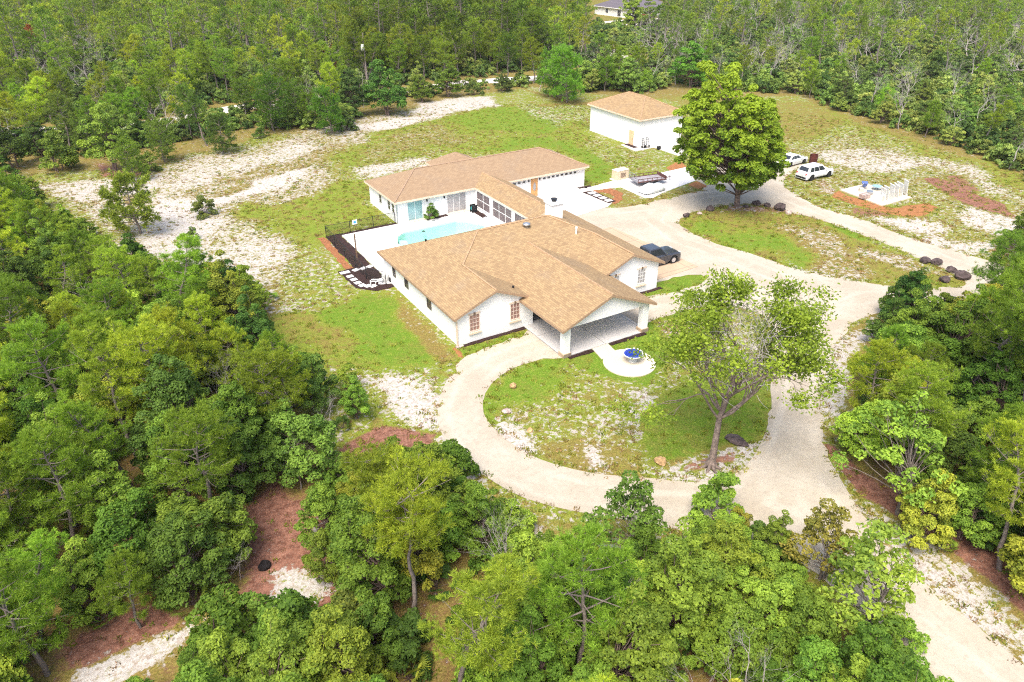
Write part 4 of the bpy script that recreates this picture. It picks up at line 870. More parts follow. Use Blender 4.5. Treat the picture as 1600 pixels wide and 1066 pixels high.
# SUV: rear and right side seen
car('parked_suv', (58.25, 14.55), R(-1), 'white SUV with a dark rear window parked on the patchy grass', 'car', white_paint, 5.0, 1.98, 1.74, 1.08, 1.15, 0, .45, -1.95, -2.35, 1.02, .38, dark_rim)
car('parked_sedan', (60.4, 20.0), R(4), 'white sedan at the edge of the gravel under the big tree', 'car', white_paint, 4.7, 1.82, 1.42, .92, 1.0, 0, .25, -.95, -1.75, .98, .33, dark_rim)
tk = car('pickup_truck', (22.9, 4.3), R(-2), 'dark blue-grey pickup truck parked on the tan apron beside the house', 'pickup truck', dark_paint, 5.7, 2.0, 1.85, 1.18, 1.15, 0, .55, -.9, -1.05, 1.1, .4, rim_m, bed=True)
MB().box(-2.72, -1.15, -.82, .82, 1.08, 1.135).build('bed_cover', black_met, tk, bevel=.01)
x, y = at(1012, 27); car('far_red_car', (x, y), R(120), 'small dark red car before the far house', 'car', red_paint, 4.6, 1.8, 1.5, .95, 1.0, 0, .3, -1.3, -1.9, .98, .33)

# ------------------------------------------------------------------ trailer, cover, generator
tr = empty('utility_trailer', (38.6, 23.6, .06), R(-10), 'low utility trailer with railed sides on the white pad', 'trailer')
MB().box(-2.0, 2.0, -1.05, 1.05, .48, .58).build('deck', simple('trailer_deck', (.3, .28, .3), .8, var=.3), tr)
rust = simple('rusty_frame', (.13, .06, .05), .7, var=.4)
m = MB()
for y in (-1.08, 1.08):
    m.box(-2.0, 2.0, y-.04, y+.04, .55, .66); m.box(-2.0, 2.0, y-.025, y+.025, .92, .98)
    for x in np.linspace(-1.97, 1.97, 7): m.box(x-.03, x+.03, y-.03, y+.03, .5, .95)
m.box(1.97, 2.03, -1.05, 1.05, .58, .97)
m.build('side_rail', rust, tr)
m = MB()
for x in np.linspace(-.95, .95, 6): m.tube([(-2.05, x, .6), (-2.2, x, 1.5)], .025, 5)
for z in (.62, 1.05, 1.5): m.tube([(-2.06-(z-.6)*.16, -1., z), (-2.06-(z-.6)*.16, 1., z)], .025, 5)
m.build('ramp_gate', steel, tr)
for x in (-.45, .45):
    for k in (-1, 1):
        o = MB().lathe([(0, -.1), (.28, -.1), (.31, -.06), (.31, .06), (.28, .1), (.12, .1), (0, .08)], 0, 0, 18).build('wheel', rubber, tr); o.rotation_euler = (R(90*k), 0, 0); o.location = (x, k*1.2, .31)
        MB().lathe([(.16, .1), (.1, .115), (0, .115)], 0, 0, 12).build('rim', white_trim, o)
MB().tube([(2.0, -.6, .5), (3.3, 0, .5), (2.0, .6, .5)], .04, 6).build('drawbar', rust, tr); MB().tube([(3.1, 0, .05), (3.1, 0, .95)], .03, 6).build('jack', steel, tr)
tarp = NT('white_tarp'); tarp.bump(tarp.noise(3, 5, .7), .8, .1); tarp.done((.72, .75, .74), .5)
secs = []
for x, wd, hh in ((-1.75, .5, .35), (-1.6, .8, .6), (-.8, .95, .85), (0, .95, 1.0), (.6, .9, .7), (1.3, .85, .8), (1.65, .5, .4)):
    secs.append([(x, -wd, .12), (x, -wd*.95, hh*.55), (x, -wd*.6, hh*.92), (x, 0, hh), (x, wd*.6, hh*.9), (x, wd*.95, hh*.5), (x, wd, .12)])
bo = empty('covered_watercraft', (37.0, 20.9, .06), R(4), 'small watercraft under a pale crumpled cover before the trailer', 'boat')
b_ = MB().loft(secs); b_.build('cover', tarp.m, bo, smooth=True); MB().box(-1.6, 1.6, -.7, .7, .1, .2).build('cradle', black_met, bo)
for x in (-1.2, 1.2): MB().box(x-.1, x+.1, -.75, .75, 0, .1).build('skid', black_met, bo)
ge = empty('generator', (36.75, 26.75, .0), R(2), 'beige box standby generator on a pad by the lawn', 'generator')
beige = simple('beige_enclosure', (.64, .52, .36), .5, var=.05)
MB().box(-.95, .95, -.55, .55, .12, 1.25).build('housing', beige, ge, bevel=.04); MB().box(-.98, .98, -.58, .58, 1.251, 1.31).build('lid', simple('pale_beige', (.74, .66, .52), .5), ge, bevel=.03)
MB().box(-1.1, 1.1, -.7, .7, 0, .12).build('pad', conc_white, ge)
m = MB()
for z in np.linspace(.4, .9, 6): m.box(-.4, .4, -.565, -.551, z, z+.04)
m.build('louvre', rust, ge)
# pallet-like white bench / pump parts by the pool gate
o = empty('pool_pump', (-.75, 13.9, .045), R(-20), 'white pool pump set with looping pipes at the house corner', 'pool pump')
MB().box(-.2, 1.1, -.5, .6, 0, .06).build('pad', conc_white, o)
MB().lathe([(0, .06), (.28, .06), (.3, .12), (.3, .7), (.22, .85), (.08, .92), (0, .92)], .45, .1, 18).build('filter_tank', white_trim, o, smooth=True)
for k, y in enumerate((-.75, -.35)):
    MB().tube([(-.9, y, .02), (-.9, y, .4), (-.75, y, .5), (-.3, y, .45), (.1, y+.3, .35), (.4, .1, .35)], .05, 8).build('pipe', white_trim, o)
MB().tube([(-.5, -.9, .02), (-.45, -.85, .42), (-.1, -.5, .45), (.3, 0, .5)], .05, 8).build('pipe', white_trim, o)
MB().lathe([(0, .1), (.12, .1), (.14, .2), (.12, .5), (0, .5)], .9, -.25, 14).build('motor', black_met, o)
o = empty('hose_reel', (15.2, 25.7, .08), label='teal hose reel cart against the wall of the pool court', cat='hose reel')
teal = simple('teal_hose', (.03, .3, .28), .5)
q = MB()
for k in range(5): q.tube([(.28*math.cos(a*math.pi/8), -.14+.07*k, .42+.28*math.sin(a*math.pi/8)) for a in range(17)], .035, 6)
q.build('hose', teal, o); MB().box(-.35, .35, -.25, -.2, 0, .85).build('frame', black_met, o); MB().box(-.35, .35, .2, .25, 0, .85).build('frame', black_met, o)

# ------------------------------------------------------------------ fountain bowl
fb = empty('fountain_bowl', (10.05, -8.85, .075), label='pale round fountain bowl with deep blue water on the cream pad', cat='fountain')
MB().lathe([(0, 0), (.32, 0), (.3, .1), (.2, .18), (.22, .3), (.45, .42), (.72, .6), (.8, .72), (.74, .74), (.66, .66), (.4, .56), (0, .55)], 0, 0, 28).build('bowl', pale_rock if False else simple('pale_stone', (.6, .62, .6), .7, var=.1), fb, smooth=True)
bw_ = NT('blue_water');  bw_.done((.01, .035, .3), .06, 0, .6)
MB().add([(.675*math.cos(a*math.pi/12), .675*math.sin(a*math.pi/12), .69) for a in range(24)], [tuple(range(24))]).build('water', bw_.m, fb)

# ------------------------------------------------------------------ things stacked on the slab in the field
def thing_box(name, label, cat, loc, rz, dims, mat, bevel=.02, group=None):
    o = MB().box(-dims[0]/2, dims[0]/2, -dims[1]/2, dims[1]/2, 0, dims[2]).build(name, mat, bevel=bevel); o.location = loc; o.rotation_euler = (0, 0, rz); tag(o, label, cat, group); return o
pass
vin = simple('white_vinyl', (.76, .76, .72), .45, var=.04)
k = 0
lab = ['front', 'second', 'third', 'fourth', 'fifth', 'sixth']
for i, (u, v, n_, tw_) in enumerate(((1385, 318, 4, 0), (1390, 316, 3, .1), (1398, 315, 3, .05), (1406, 312, 4, -.1), (1412, 311, 4, .08), (1419, 308, 3, 0))):
    x, y = at(u, v); o = empty('vinyl_fence_section', (x, y+.2, .12), R(-8)+tw_, lab[i]+' of the upright white vinyl fence panels stacked on the slab', 'fence panel', 'vinyl fence panels on the slab')
    o.rotation_euler = (R(-8-3*i % 5), 0, R(62)+tw_)
    m = MB(); hh = 1.5+.12*(i % 3)
    for j in range(n_): m.box(j*.3, j*.3+.27, -.02, .02, .1, hh-.1)
    m.build('board', vin, o); m = MB(); m.box(-.05, n_*.3+.05, -.04, .04, 0, .12); m.box(-.05, n_*.3+.05, -.04, .04, hh-.1, hh); m.build('rail', vin, o)
for i, (u, v, d_, mt, lb) in enumerate(((1350, 311, (1.1, .8, .5), pale_rock, 'pile of bagged grey gravel on the field slab'), (1372, 315, (1.0, .7, .55), vin, 'low white stack of boards at the front of the field slab'),
        (1358, 304, (.9, .7, .3), steel, 'flat steel sheet stack in the middle of the field slab'), (1345, 300, (.5, .5, .35), conc_cream, 'small cream crate at the back of the field slab'), (1400, 305, (1.2, .5, .9), beige, 'tan upright panel crate among the fence panels'))):
    x, y = at(u, v); o = thing_box('crate' if 'crate' in lb else 'stack', lb, 'crate' if 'crate' in lb else 'stack', (x, y, .12), .3*i, d_, mt)
x, y = at(1349, 296); o = empty('wheelbarrow', (x, y, .12), R(40), 'tipped up blue and white wheelbarrow at the back of the field slab', 'wheelbarrow')
MB().loft([[(-.3, -.2, .3), (-.3, .2, .3), (.3, .2, .3), (.3, -.2, .3)], [(-.5, -.35, .75), (-.5, .35, .75), (.55, .35, .75), (.55, -.35, .75)]]).build('tray', simple('blue_tray', (.1, .15, .35), .5), o)
for k in (-.25, .25): MB().tube([(.6, 0, .18), (-.2, k, .35), (-.8, k, .8)], .03, 6).build('handle', white_trim, o)
q = MB().lathe([(0, -.04), (.16, -.04), (.18, 0), (.16, .04), (0, .04)], 0, 0, 14).build('wheel', rubber, o); q.rotation_euler = (R(90), 0, 0); q.location = (.6, 0, .18)
x, y = at(1369, 298); o = empty('patio_table', (x, y, .12), 0, 'low glass topped table with a teal edge on the field slab', 'table')
MB().lathe([(0, .42), (.6, .42), (.6, .46), (0, .46)], 0, 0, 20).build('tabletop', curtain_glass, o)
for a in range(4): MB().tube([(.5*math.cos(a*1.57+.78), .5*math.sin(a*1.57+.78), 0), (.4*math.cos(a*1.57+.78), .4*math.sin(a*1.57+.78), .42)], .025, 6).build('leg', black_met, o)
# rusty drum held up on a short stand, behind the SUV
x, y = at(1268, 264); o = empty('burn_barrel', (x, y, 0), 0, 'rusty brown drum on a short stand behind the white SUV', 'barrel')
rd = simple('rusty_drum', (.09, .025, .018), .8, var=.4, sc=4)
MB().lathe([(0, .55), (.5, .55), (.52, .6), (.5, .9), (.53, .93), (.5, .96), (.5, 1.4), (.53, 1.43), (.5, 1.46), (.5, 1.85), (.52, 1.9), (.46, 1.9), (.46, 1.7), (0, 1.7)], 0, 0, 20).build('drum', rd, o)
for a in range(3): MB().tube([(.5*math.cos(a*2.1), .5*math.sin(a*2.1), 0), (.3*math.cos(a*2.1), .3*math.sin(a*2.1), .56)], .04, 6).build('leg', rd, o)
# utility pole with wires
x, y = at(575, 140); up_ = empty('utility_pole', (x, y, 0), 0, 'grey wooden utility pole with a white transformer among the trees', 'utility pole')
MB().tube([(0, 0, 0), (0, 0, 10.2)], [.16, .11], 8).build('pole', bark_g, up_); MB().lathe([(0, 0), (.3, 0), (.33, .05), (.33, .95), (.25, 1.1), (0, 1.15)], 0, 0, 16).build('transformer', white_trim, up_).location = (-.35, -.2, 7.2)
m = MB()
for z in (9.9, 8.3): m.tube([(60*i/12-0, 5*i/12*-1, z-2.2*(1-((i-6)/6)**2)*.5) for i in range(13)], .012, 4)
m.build('wire', black_met, up_)

# ------------------------------------------------------------------ rocks
def rock(u, v, r_, mat, label, seed, flat_=.7, group=None, st=1.):
    g_ = np.random.default_rng(seed); import bmesh
    bm = bmesh.new(); bmesh.ops.create_icosphere(bm, subdivisions=3, radius=1)
    r_ = r_*.8
    ax_ = [Vector(g_.normal(size=3)).normalized() for _ in range(9)]; cut = g_.uniform(.62, .95, 9)
    for q in bm.verts:
        for a, c_ in zip(ax_, cut):
            d_ = q.co.dot(a)
            if d_ > c_: q.co -= a*(d_-c_)*.9
        q.co += q.co*float(g_.normal(0, .05))
        q.co = Vector((q.co.x*r_*st, q.co.y*r_, q.co.z*r_*flat_))
    me = bpy.data.meshes.new('rock'); bm.to_mesh(me); bm.free(); me.materials.append(mat)
    o = bpy.data.objects.new('rock', me); SC.collection.objects.link(o); x, y = at(u, v)
    o.location = (x, y, r_*flat_*.55); o.rotation_euler = (0, 0, seed*1.3); tag(o, label, 'rock', group); return o
G2 = 'rocks edging the island under the big tree'
for i, (u, v, r_, mt, lb) in enumerate(((1072, 339, .55, rock_m, 'dark rock at the left tip of the big tree island'), (1093, 335, .33, pale_rock, 'small pale rock left of the big tree, beside the dark tip rock'), (1110, 329, .62, rock_m, 'brown rock left of the big tree trunk'),
    (1165, 324, .4, rock_m, 'small dark rock just right of the big tree trunk'), (1181, 320, .62, rock_m, 'blackish rock a few steps right of the big tree'), (1198, 323, .5, rock_m, 'rounded dark rock between two larger ones right of the big tree'),
    (1219, 328, .85, rock_m, 'largest dark grey rock right of the big tree'), (1232, 334, .45, pale_rock, 'pinkish pale rock beside the largest grey rock'),
    (1445, 410, .62, rock_m, 'leftmost dark rock at the right point of the island'), (1463, 413, .65, rock_m, 'brownish rock second from left at the island point'), (1486, 425, .6, rock_m, 'brown rock near the road at the island point'),
    (1503, 435, .85, rock_m, 'largest dark rock at the right point of the island'), (1475, 440, .6, rock_m, 'low dark rock nearest the viewer at the island point'))):
    rock(u, v, r_, mt, lb, 11+i, .75, G2)
G3 = 'rocks on the porch island'
for i, (u, v, r_, mt, lb, fl) in enumerate(((801, 605, .36, tan_rock, 'orange tan rock in the upper left of the porch island', .8), (791, 644, .42, pale_rock, 'flat greyish rock at the left rim of the porch island', .4), (828, 674, .26, tan_rock, 'small round tan rock on the white sand patch', .8), (1031, 723, .5, tan_rock, 'brown rock at the bottom corner of the dark sod', .6), (1151, 690, .62, rock_m, 'long black rock beside the bare trunked tree', .4), (722, 0, 0, None, '', 0))):
    if mt: rock(u, v, r_, mt, lb, 41+i, fl, G3, 1.6 if i == 4 else 1)

# ================================================================== vegetation
def tube_np(paths, n=5):
    """paths: list of (pts (k,3), radii (k)) -> V, F(quads)"""
    Vs, Fs, b = [], [], 0
    ang = np.arange(n)*2*np.pi/n; ca_, sa_ = np.cos(ang), np.sin(ang)
    for pts, rad in paths:
        pts = np.asarray(pts, float); k = len(pts)
        t = np.gradient(pts, axis=0); t /= np.linalg.norm(t, axis=1, keepdims=True)+1e-9
        ref = np.where(np.abs(t[:, 2:3]) < .9, [[0, 0, 1.]], [[1., 0, 0]])
        a = np.cross(t, ref); a /= np.linalg.norm(a, axis=1, keepdims=True)+1e-9; c = np.cross(t, a)
        r_ = np.asarray(rad)[:, None, None]
        Vs.append((pts[:, None, :]+(a[:, None, :]*ca_[None, :, None]+c[:, None, :]*sa_[None, :, None])*r_).reshape(-1, 3))
        i = np.arange(k-1)[:, None]*n; j = np.arange(n)[None, :]; j2 = (j+1) % n
        Fs.append(np.stack([i+j, i+j2, i+n+j2, i+n+j], -1).reshape(-1, 4)+b); b += k*n
    return np.concatenate(Vs), np.concatenate(Fs)
def unit(v): return v/(np.linalg.norm(v, axis=-1, keepdims=True)+1e-9)
def leaf_quads(g_, C_, N_, size, elong=1.7):
    """leaf diamonds at C_ facing N_"""
    n = len(C_); s = size*g_.uniform(.7, 1.3, (n, 1))
    u = unit(np.cross(N_, g_.normal(size=(n, 3)))); v = np.cross(N_, u)
    bend = N_*s*.18
    V = np.stack([C_-u*s*elong*.5, C_-v*s*.5+bend, C_+u*s*elong*.5, C_+v*s*.5+bend], 1).reshape(-1, 3)
    return V, np.arange(4*n).reshape(-1, 4)
def bez(a, b, g_, k=6, sag=.15, up=.0):
    a, b = np.asarray(a, float), np.asarray(b, float); L_ = np.linalg.norm(b-a)
    m1 = a*.6+b*.4+g_.normal(0, sag*L_*.4, 3)+[0, 0, up*L_]; t = np.linspace(0, 1, k)[:, None]
    return a*(1-t)**2+2*m1*t*(1-t)+b*t*t
def assemble(name, woods, crown, wood_mat, leaf_mt):
    """woods (V,F), crown (V,F,attr) -> two meshes"""
    a = np_mesh(name+'_trunk', woods[0], woods[1], wood_mat, smooth=True) if woods is not None else None
    b = np_mesh(name+'_crown', crown[0], crown[1], leaf_mt, crown[2]) if crown is not None else None
    return a, b

def oak(seed, H_=5.5, R_=2.7, clumps=70, leaves=230, size=.10, low=.18, stems=3, wood=None, cr=(.32, .66), lean=.14, shape=None, gap=0., ofs=None, topv=0.):
    """rounded evergreen: clumps of small leaves over an uneven dome"""
    g_ = np.random.default_rng(seed); cs = []; base_lo = H_*low
    lob = g_.uniform(0, 6.28, 3); _o = 0
    ofs = g_.normal(0, lean, 2)*R_ if ofs is None else np.array(ofs); tries = 0
    hv = g_.normal(0, .13, 24)
    while len(cs) < clumps and tries < 6000:
        tries += 1
        th = g_.uniform(0, 6.283); zz = g_.uniform(0, 1)**.8
        rr_ = (shape(zz) if shape else math.sqrt(max(0., 1-(zz*1.0)**2.2))*(1+.22*math.sin(2*th+lob[0])+.14*math.sin(3*th+lob[1])))
        k = g_.uniform(.3, 1)**.5*(1+hv[int(th/.5) % 12])
        q = np.array([math.cos(th)*rr_*R_*k+ofs[0]*(.4+.6*zz), math.sin(th)*rr_*R_*k+ofs[1]*(.4+.6*zz), base_lo+(H_-base_lo)*zz*(.92+.12*math.sin(th+lob[2])+hv[int(th/.2618) % 24])*(.78+.22*k)])
        rc = g_.uniform(*cr)
        if any(np.linalg.norm(q-c[0]) < .56*(rc+c[1]) for c in cs): continue
        cs.append((q, rc))
    paths = []; tops = []
    for i in range(stems):
        a = g_.uniform(0, 6.28); r0 = .12*stems**.5 if stems > 1 else 0
        b0 = np.array([math.cos(a)*r0, math.sin(a)*r0, -.1]); e_ = np.array([math.cos(a)*R_*.35*(stems > 1)+ofs[0]*.5, math.sin(a)*R_*.35*(stems > 1)+ofs[1]*.5, H_*(.62 if stems > 1 else .8)])
        p_ = bez(b0, e_, g_, 8, .12); tr_ = (.035+.02*H_)/stems**.35
        paths.append((p_, np.linspace(tr_*1.15, tr_*.35, 8))); tops.append(p_)
    for q, rc in cs:
        tp_ = tops[g_.integers(len(tops))]; k = np.argmin(np.linalg.norm(tp_-(q*[.4, .4, .6]), axis=1)); k = max(1, min(k, 6))
        paths.append((bez(tp_[k], q-[0, 0, rc*.2], g_, 5, .2, -.05), np.linspace(.035, .01, 5)*(H_/6)))
    Vw, Fw = tube_np(paths, 5)
    C_, N_, A_ = [], [], []
    for q, rc in cs:
        n = int(leaves*(rc/np.mean(cr))**2); d_ = unit(g_.normal(size=(n, 3))); d_[:, 2] = np.where(d_[:, 2] < -.35, -d_[:, 2], d_[:, 2])
        # sub-lumps give each clump a ragged outline
        lump = unit(g_.normal(size=(9, 3))); near = (d_@lump.T).max(1); rad = rc*(.62+.42*np.clip((near-.55)/.45, 0, 1))*g_.uniform(.55, 1.08, n)**.5
        c_ = q+d_*rad[:, None]*[1, 1, .78]
        if gap: keep = g_.uniform(size=n) > gap; c_, d_ = c_[keep], d_[keep]; n = len(c_)
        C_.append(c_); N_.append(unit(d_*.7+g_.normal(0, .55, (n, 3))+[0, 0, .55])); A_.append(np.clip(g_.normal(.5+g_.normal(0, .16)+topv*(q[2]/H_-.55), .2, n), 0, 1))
    C_, N_, A_ = map(np.concatenate, (C_, N_, A_))
    V, F_ = leaf_quads(g_, C_, N_, size)
    return assemble('oak', (Vw, Fw), (V, F_, A_), wood or bark, leafm)

def needles_tris(g_, C_, D_, n_per, ln, wd):
    """tufts at C_ pointing D_"""
    n = len(C_)*n_per; C2 = np.repeat(C_, n_per, 0); D2 = unit(np.repeat(D_, n_per, 0)*.9+g_.normal(0, .62, (n, 3)))
    s = unit(np.cross(D2, g_.normal(size=(n, 3))))*wd*g_.uniform(.7, 1.3, (n, 1)); e_ = D2*ln*g_.uniform(.6, 1.15, (n, 1))
    V = np.stack([C2-s*.4, C2+s*.4+e_*.5, C2+e_, C2-s+e_*.45], 1).reshape(-1, 3)
    A_ = np.clip(np.repeat(g_.normal(.5, .2, len(C_)), n_per)+g_.normal(0, .1, n), 0, 1)
    return V, np.arange(4*n).reshape(-1, 4), A_
def pine(seed, H_=9., R_=2.6, branches=34, tufts=46, start=.3, wd=.016, ln=.28, n_per=20, lean=.06, flat_top=.3, mat=None, dens=1., up=.28):
    g_ = np.random.default_rng(seed); l_ = g_.normal(0, lean, 2)*H_
    tz = np.linspace(0, 1, 12); wob = np.cumsum(g_.normal(0, .012*H_, (12, 2)), 0)
    tp_ = np.stack([l_[0]*tz**1.5+wob[:, 0], l_[1]*tz**1.5+wob[:, 1], H_*tz*.97-.1], 1); r0 = .02*H_*.75+.03
    paths = [(tp_, np.linspace(r0, r0*.18, 12))]; C_, D_ = [], []
    for i in range(branches):
        f_ = start+(1-start)*((i+g_.uniform(0, .9))/branches)
        p0 = np.array([np.interp(f_, tz, tp_[:, k]) for k in range(3)]); th = i*2.4+g_.normal(0, .4)
        prof = np.interp((f_-start)/(1-start), [0, .3, .7, 1], [.75, 1., .75, flat_top])
        L_ = R_*prof*g_.uniform(.6, 1.12); d_ = np.array([math.cos(th), math.sin(th), 0])
        p1 = p0+d_*L_+[0, 0, L_*(up+g_.normal(0, .15)+.35*(f_-start))]
        br = bez(p0, p1, g_, 6, .12, -.08); paths.append((br, np.linspace(.015*L_+.012, .008, 6)))
        nt_ = max(6, int(tufts*dens*L_/R_*1.3)); k = g_.uniform(.38, 1.05, nt_)
        bp_ = np.stack([np.interp(k, np.linspace(0, 1, 6), br[:, j]) for j in range(3)], 1)
        side = np.cross(d_, [0, 0, 1]); pc = g_.uniform(.45, 1.05, 4); k = pc[g_.integers(0, 4, nt_)]+g_.normal(0, .07, nt_); pside = g_.normal(0, .3, 4)
        bp_ = np.stack([np.interp(k, np.linspace(0, 1, 6), br[:, j]) for j in range(3)], 1)
        off = side[None]*((pside[(k*13).astype(int) % 4]+g_.normal(0, .13, nt_))*L_*(1.15-k*.5))[:, None]+np.array([0, 0, 1.])*(np.abs(g_.normal(0, .12, nt_))*L_+.03)[:, None]+d_*g_.normal(0, .05*L_, nt_)[:, None]
        c_ = bp_+off; C_.append(c_); D_.append(unit(d_*.5+off*.5/L_+[0, 0, .75]+g_.normal(0, .25, (nt_, 3))))
        for q in c_[::5]: paths.append((np.stack([bp_[0]*.3+q*.7-[0, 0, .1], q]), [.012, .006]))
    q = tp_[-1]+g_.normal(0, .3, (int(60*dens), 3))*[1, 1, .8]-[0, 0, .1]; C_.append(q); D_.append(unit(q-tp_[-1]+[0, 0, .4]))
    C_, D_ = np.concatenate(C_), np.concatenate(D_)
    V, F_, A_ = needles_tris(g_, C_, D_, n_per, ln, wd)
    Vw, Fw = tube_np(paths, 5)
    return assemble('pine', (Vw, Fw), (V, F_, A_), mat or bark_g, needle)

def grow(g_, p0, d0, L_, r0, depth, paths, tips, spread=.6, upb=.15, kids=(2, 4), shrink=.68, segs=4, twist=.18):
    pts = [np.array(p0)]; d_ = np.array(d0, float)
    for i in range(segs): d_ = unit(d_+g_.normal(0, twist, 3)+[0, 0, upb*.3]); pts.append(pts[-1]+d_*L_/segs)
    rr_ = np.linspace(r0, r0*.6, segs+1); paths.append((np.array(pts), rr_))
    if depth == 0: tips.append((pts[-1], d_)); return
    for k in range(g_.integers(*kids)+(depth > 2)):
        j = segs if k == 0 else g_.integers(max(1, segs//2), segs+1); nd = unit(d_+g_.normal(0, spread, 3)*(0.5 if k == 0 else 1)+[0, 0, upb])
        grow(g_, pts[j], nd, L_*shrink*g_.uniform(.75, 1.2), rr_[j]*.66, depth-1, paths, tips, spread, upb, kids, shrink, segs, twist)
def dead(seed, H_=8., spread=.55, depth=4, r0=None, mat=None, kids=(2, 4)):
    g_ = np.random.default_rng(seed); paths = []; tips = []
    grow(g_, (0, 0, -.1), unit(np.array([*g_.normal(0, .12, 2), 1.])), H_*.42, r0 or .018*H_, depth, paths, tips, spread, .12, kids, .66)
    Vw, Fw = tube_np(paths, 4); Vw[:, 2] *= H_/max(Vw[:, 2].max(), 1); return assemble('dead', (Vw, Fw), None, mat or dead_m, None)
def palmetto(seed, R_=.9, fans=16):
    g_ = np.random.default_rng(seed); V, F_, A_ = [], [], []; b = 0; paths = []
    for i in range(fans):
        th = i*2.4+g_.normal(0, .3); el = g_.uniform(.25, 1.25); d_ = np.array([math.cos(th)*math.cos(el), math.sin(th)*math.cos(el), math.sin(el)])
        L_ = R_*g_.uniform(.55, .85); c_ = d_*L_; paths.append((np.array([[0, 0, 0], c_*.5+[0, 0, .04], c_]), [.015, .012, .008]))
        n_ = unit(np.cross(d_, np.cross([0, 0, 1.], d_))+g_.normal(0, .2, 3)); s_d = unit(np.cross(n_, d_)); at0 = g_.uniform(.2, .9)
        for k in range(13):
            a = (k-6)/6*1.55; dd_ = d_*math.cos(a)+s_d*math.sin(a); fl = R_*.5*(1-.25*abs(a)/1.55); w_ = np.cross(n_, dd_)*R_*.035
            V += [c_, c_+dd_*fl*.5+w_+n_*.02, c_+dd_*fl-[0, 0, .07*R_], c_+dd_*fl*.5-w_+n_*.02]; F_.append([b, b+1, b+2, b+3]); b += 4; A_.append(at0)
    Vw, Fw = tube_np(paths, 4)
    return assemble('palmetto', (Vw, Fw), (np.array(V), np.array(F_), np.array(A_)), bark, leafm)

# colours of the crowns (linear)
C_OAK = [(.155, .27, .04), (.105, .205, .03), (.21, .33, .045), (.065, .135, .027), (.27, .32, .045)]
C_PINE = [(.21, .34, .042), (.15, .27, .034), (.3, .41, .045)]
PR = {
 'oak': [oak(1, 5.4, 2.2), oak(2, 4.8, 2.0, 60), oak(3, 6.4, 2.4, 90), oak(4, 5.6, 1.8, 55, stems=2), oak(5, 4.4, 2.3, 64), oak(6, 7., 2.2, 84)],
 'pine': [pine(11, 8., 2.2), pine(12, 7., 2.0, 32), pine(13, 9.5, 2.3, 38, start=.4), pine(14, 6., 2.1, 30, start=.2), pine(15, 8.5, 2.4, 32, start=.45, flat_top=.6)],
 'shrub': [oak(21, 2.0, 1.35, 22, 170, .10, .05, 4, cr=(.26, .5)), oak(22, 1.6, 1.2, 18, 160, .09, .05, 4, cr=(.25, .45)), oak(23, 2.6, 1.4, 28, 180, .1, .05, 4, cr=(.28, .5))],
 'young_pine': [pine(31, 3.6, 1.7, 26, 40, .08, .04, .26, 9, flat_top=.2), pine(32, 4.5, 1.7, 28, 40, .1, .04, .26, 9, flat_top=.2)],
 'bushy_pine': [pine(33, 7.4, 2.9, 54, 44, .06, .03, .3, 11, flat_top=.35), pine(34, 6.4, 2.7, 48, 44, .05, .036, .3, 10, flat_top=.3)],
 'umbrella_pine': [pine(35, 8.8, 2.5, 26, 70, .66, .016, .28, 20, flat_top=.75)],
 'dead': [dead(41, depth=5, r0=.09), dead(42, 9., .45, 5, .1), dead(43, 7., .7, 5, .09), dead(44, 8., .5, 5, .09)],
 'palmetto': [palmetto(51), palmetto(52, 1.1, 18)],
 'thin_oak': [oak(61, 6., 2.3, 52, 90, .12, .35, 2, cr=(.3, .6), wood=bark_g), oak(62, 5., 1.9, 40, 90, .12, .35, 2, cr=(.3, .6), wood=bark_g)],
}
# light versions for the far wood
FAR = {
 'oak': [oak(71, 5.6, 2.4, 38, 46, .27, .1, cr=(.4, .75)), oak(72, 4.6, 2.4, 32, 46, .27, .05, cr=(.4, .75)), oak(73, 7., 2.5, 44, 46, .27, cr=(.4, .75))],
 'pine': [pine(81, 9.5, 2.7, 26, 15, .3, .085, .5, 5), pine(82, 12., 2.8, 28, 15, .4, .085, .5, 5), pine(83, 14, 3.0, 28, 15, .5, .085, .5, 5)],
 'shrub': [oak(91, 2.0, 1.5, 14, 46, .24, .02, 2, cr=(.35, .6)), oak(92, 1.5, 1.3, 12, 46, .22, .02, 2, cr=(.3, .6))],
 'dead': [dead(95, 8., .5, 4, .13), dead(96, 9., .6, 4, .13)],
}
NAMES = {'oak': ('oak_tree', 'oak tree'), 'pine': ('pine_tree', 'pine tree'), 'shrub': ('shrub', 'shrub'), 'young_pine': ('young_pine', 'pine tree'), 'bushy_pine': ('pine_tree', 'pine tree'), 'umbrella_pine': ('pine_tree', 'pine tree'), 'dead': ('dead_tree', 'dead tree'), 'palmetto': ('palmetto', 'palmetto'), 'thin_oak': ('oak_tree', 'oak tree')}
GOLD = {}
def plant(kind, x, y, sc=1., col=None, label=None, group=None, proto=None, rz=None, zs=1., rnd=random.Random(7)):
    pr = PR[kind] if proto is None else [proto]
    k = rnd.randrange(len(pr)); tm, cm = pr[k]
    e = empty(NAMES.get(kind, (kind, kind))[0], (x, y, -.03), rnd.uniform(0, 6.28) if rz is None else rz, label, NAMES.get(kind, (kind, kind.replace('_', ' ')))[1], group)
    e.scale = (sc, sc, sc*zs)
    for me, nm_ in ((tm, 'trunk'), (cm, 'crown')):
        if me is None: continue
        o = bpy.data.objects.new(nm_, me); SC.collection.objects.link(o); o.parent = e
        if nm_ == 'crown': o.color = (*(col or (.08, .14, .025)), 1)
    return e
rnd = random.Random(3)
def jit(c, a=.12):
    c = (c[0]*1.18, c[1]*1.17, c[2]*1.1)
    k = 1+rnd.uniform(-a, a); return (c[0]*k*(1+rnd.uniform(-.08, .08)), c[1]*k, c[2]*k)

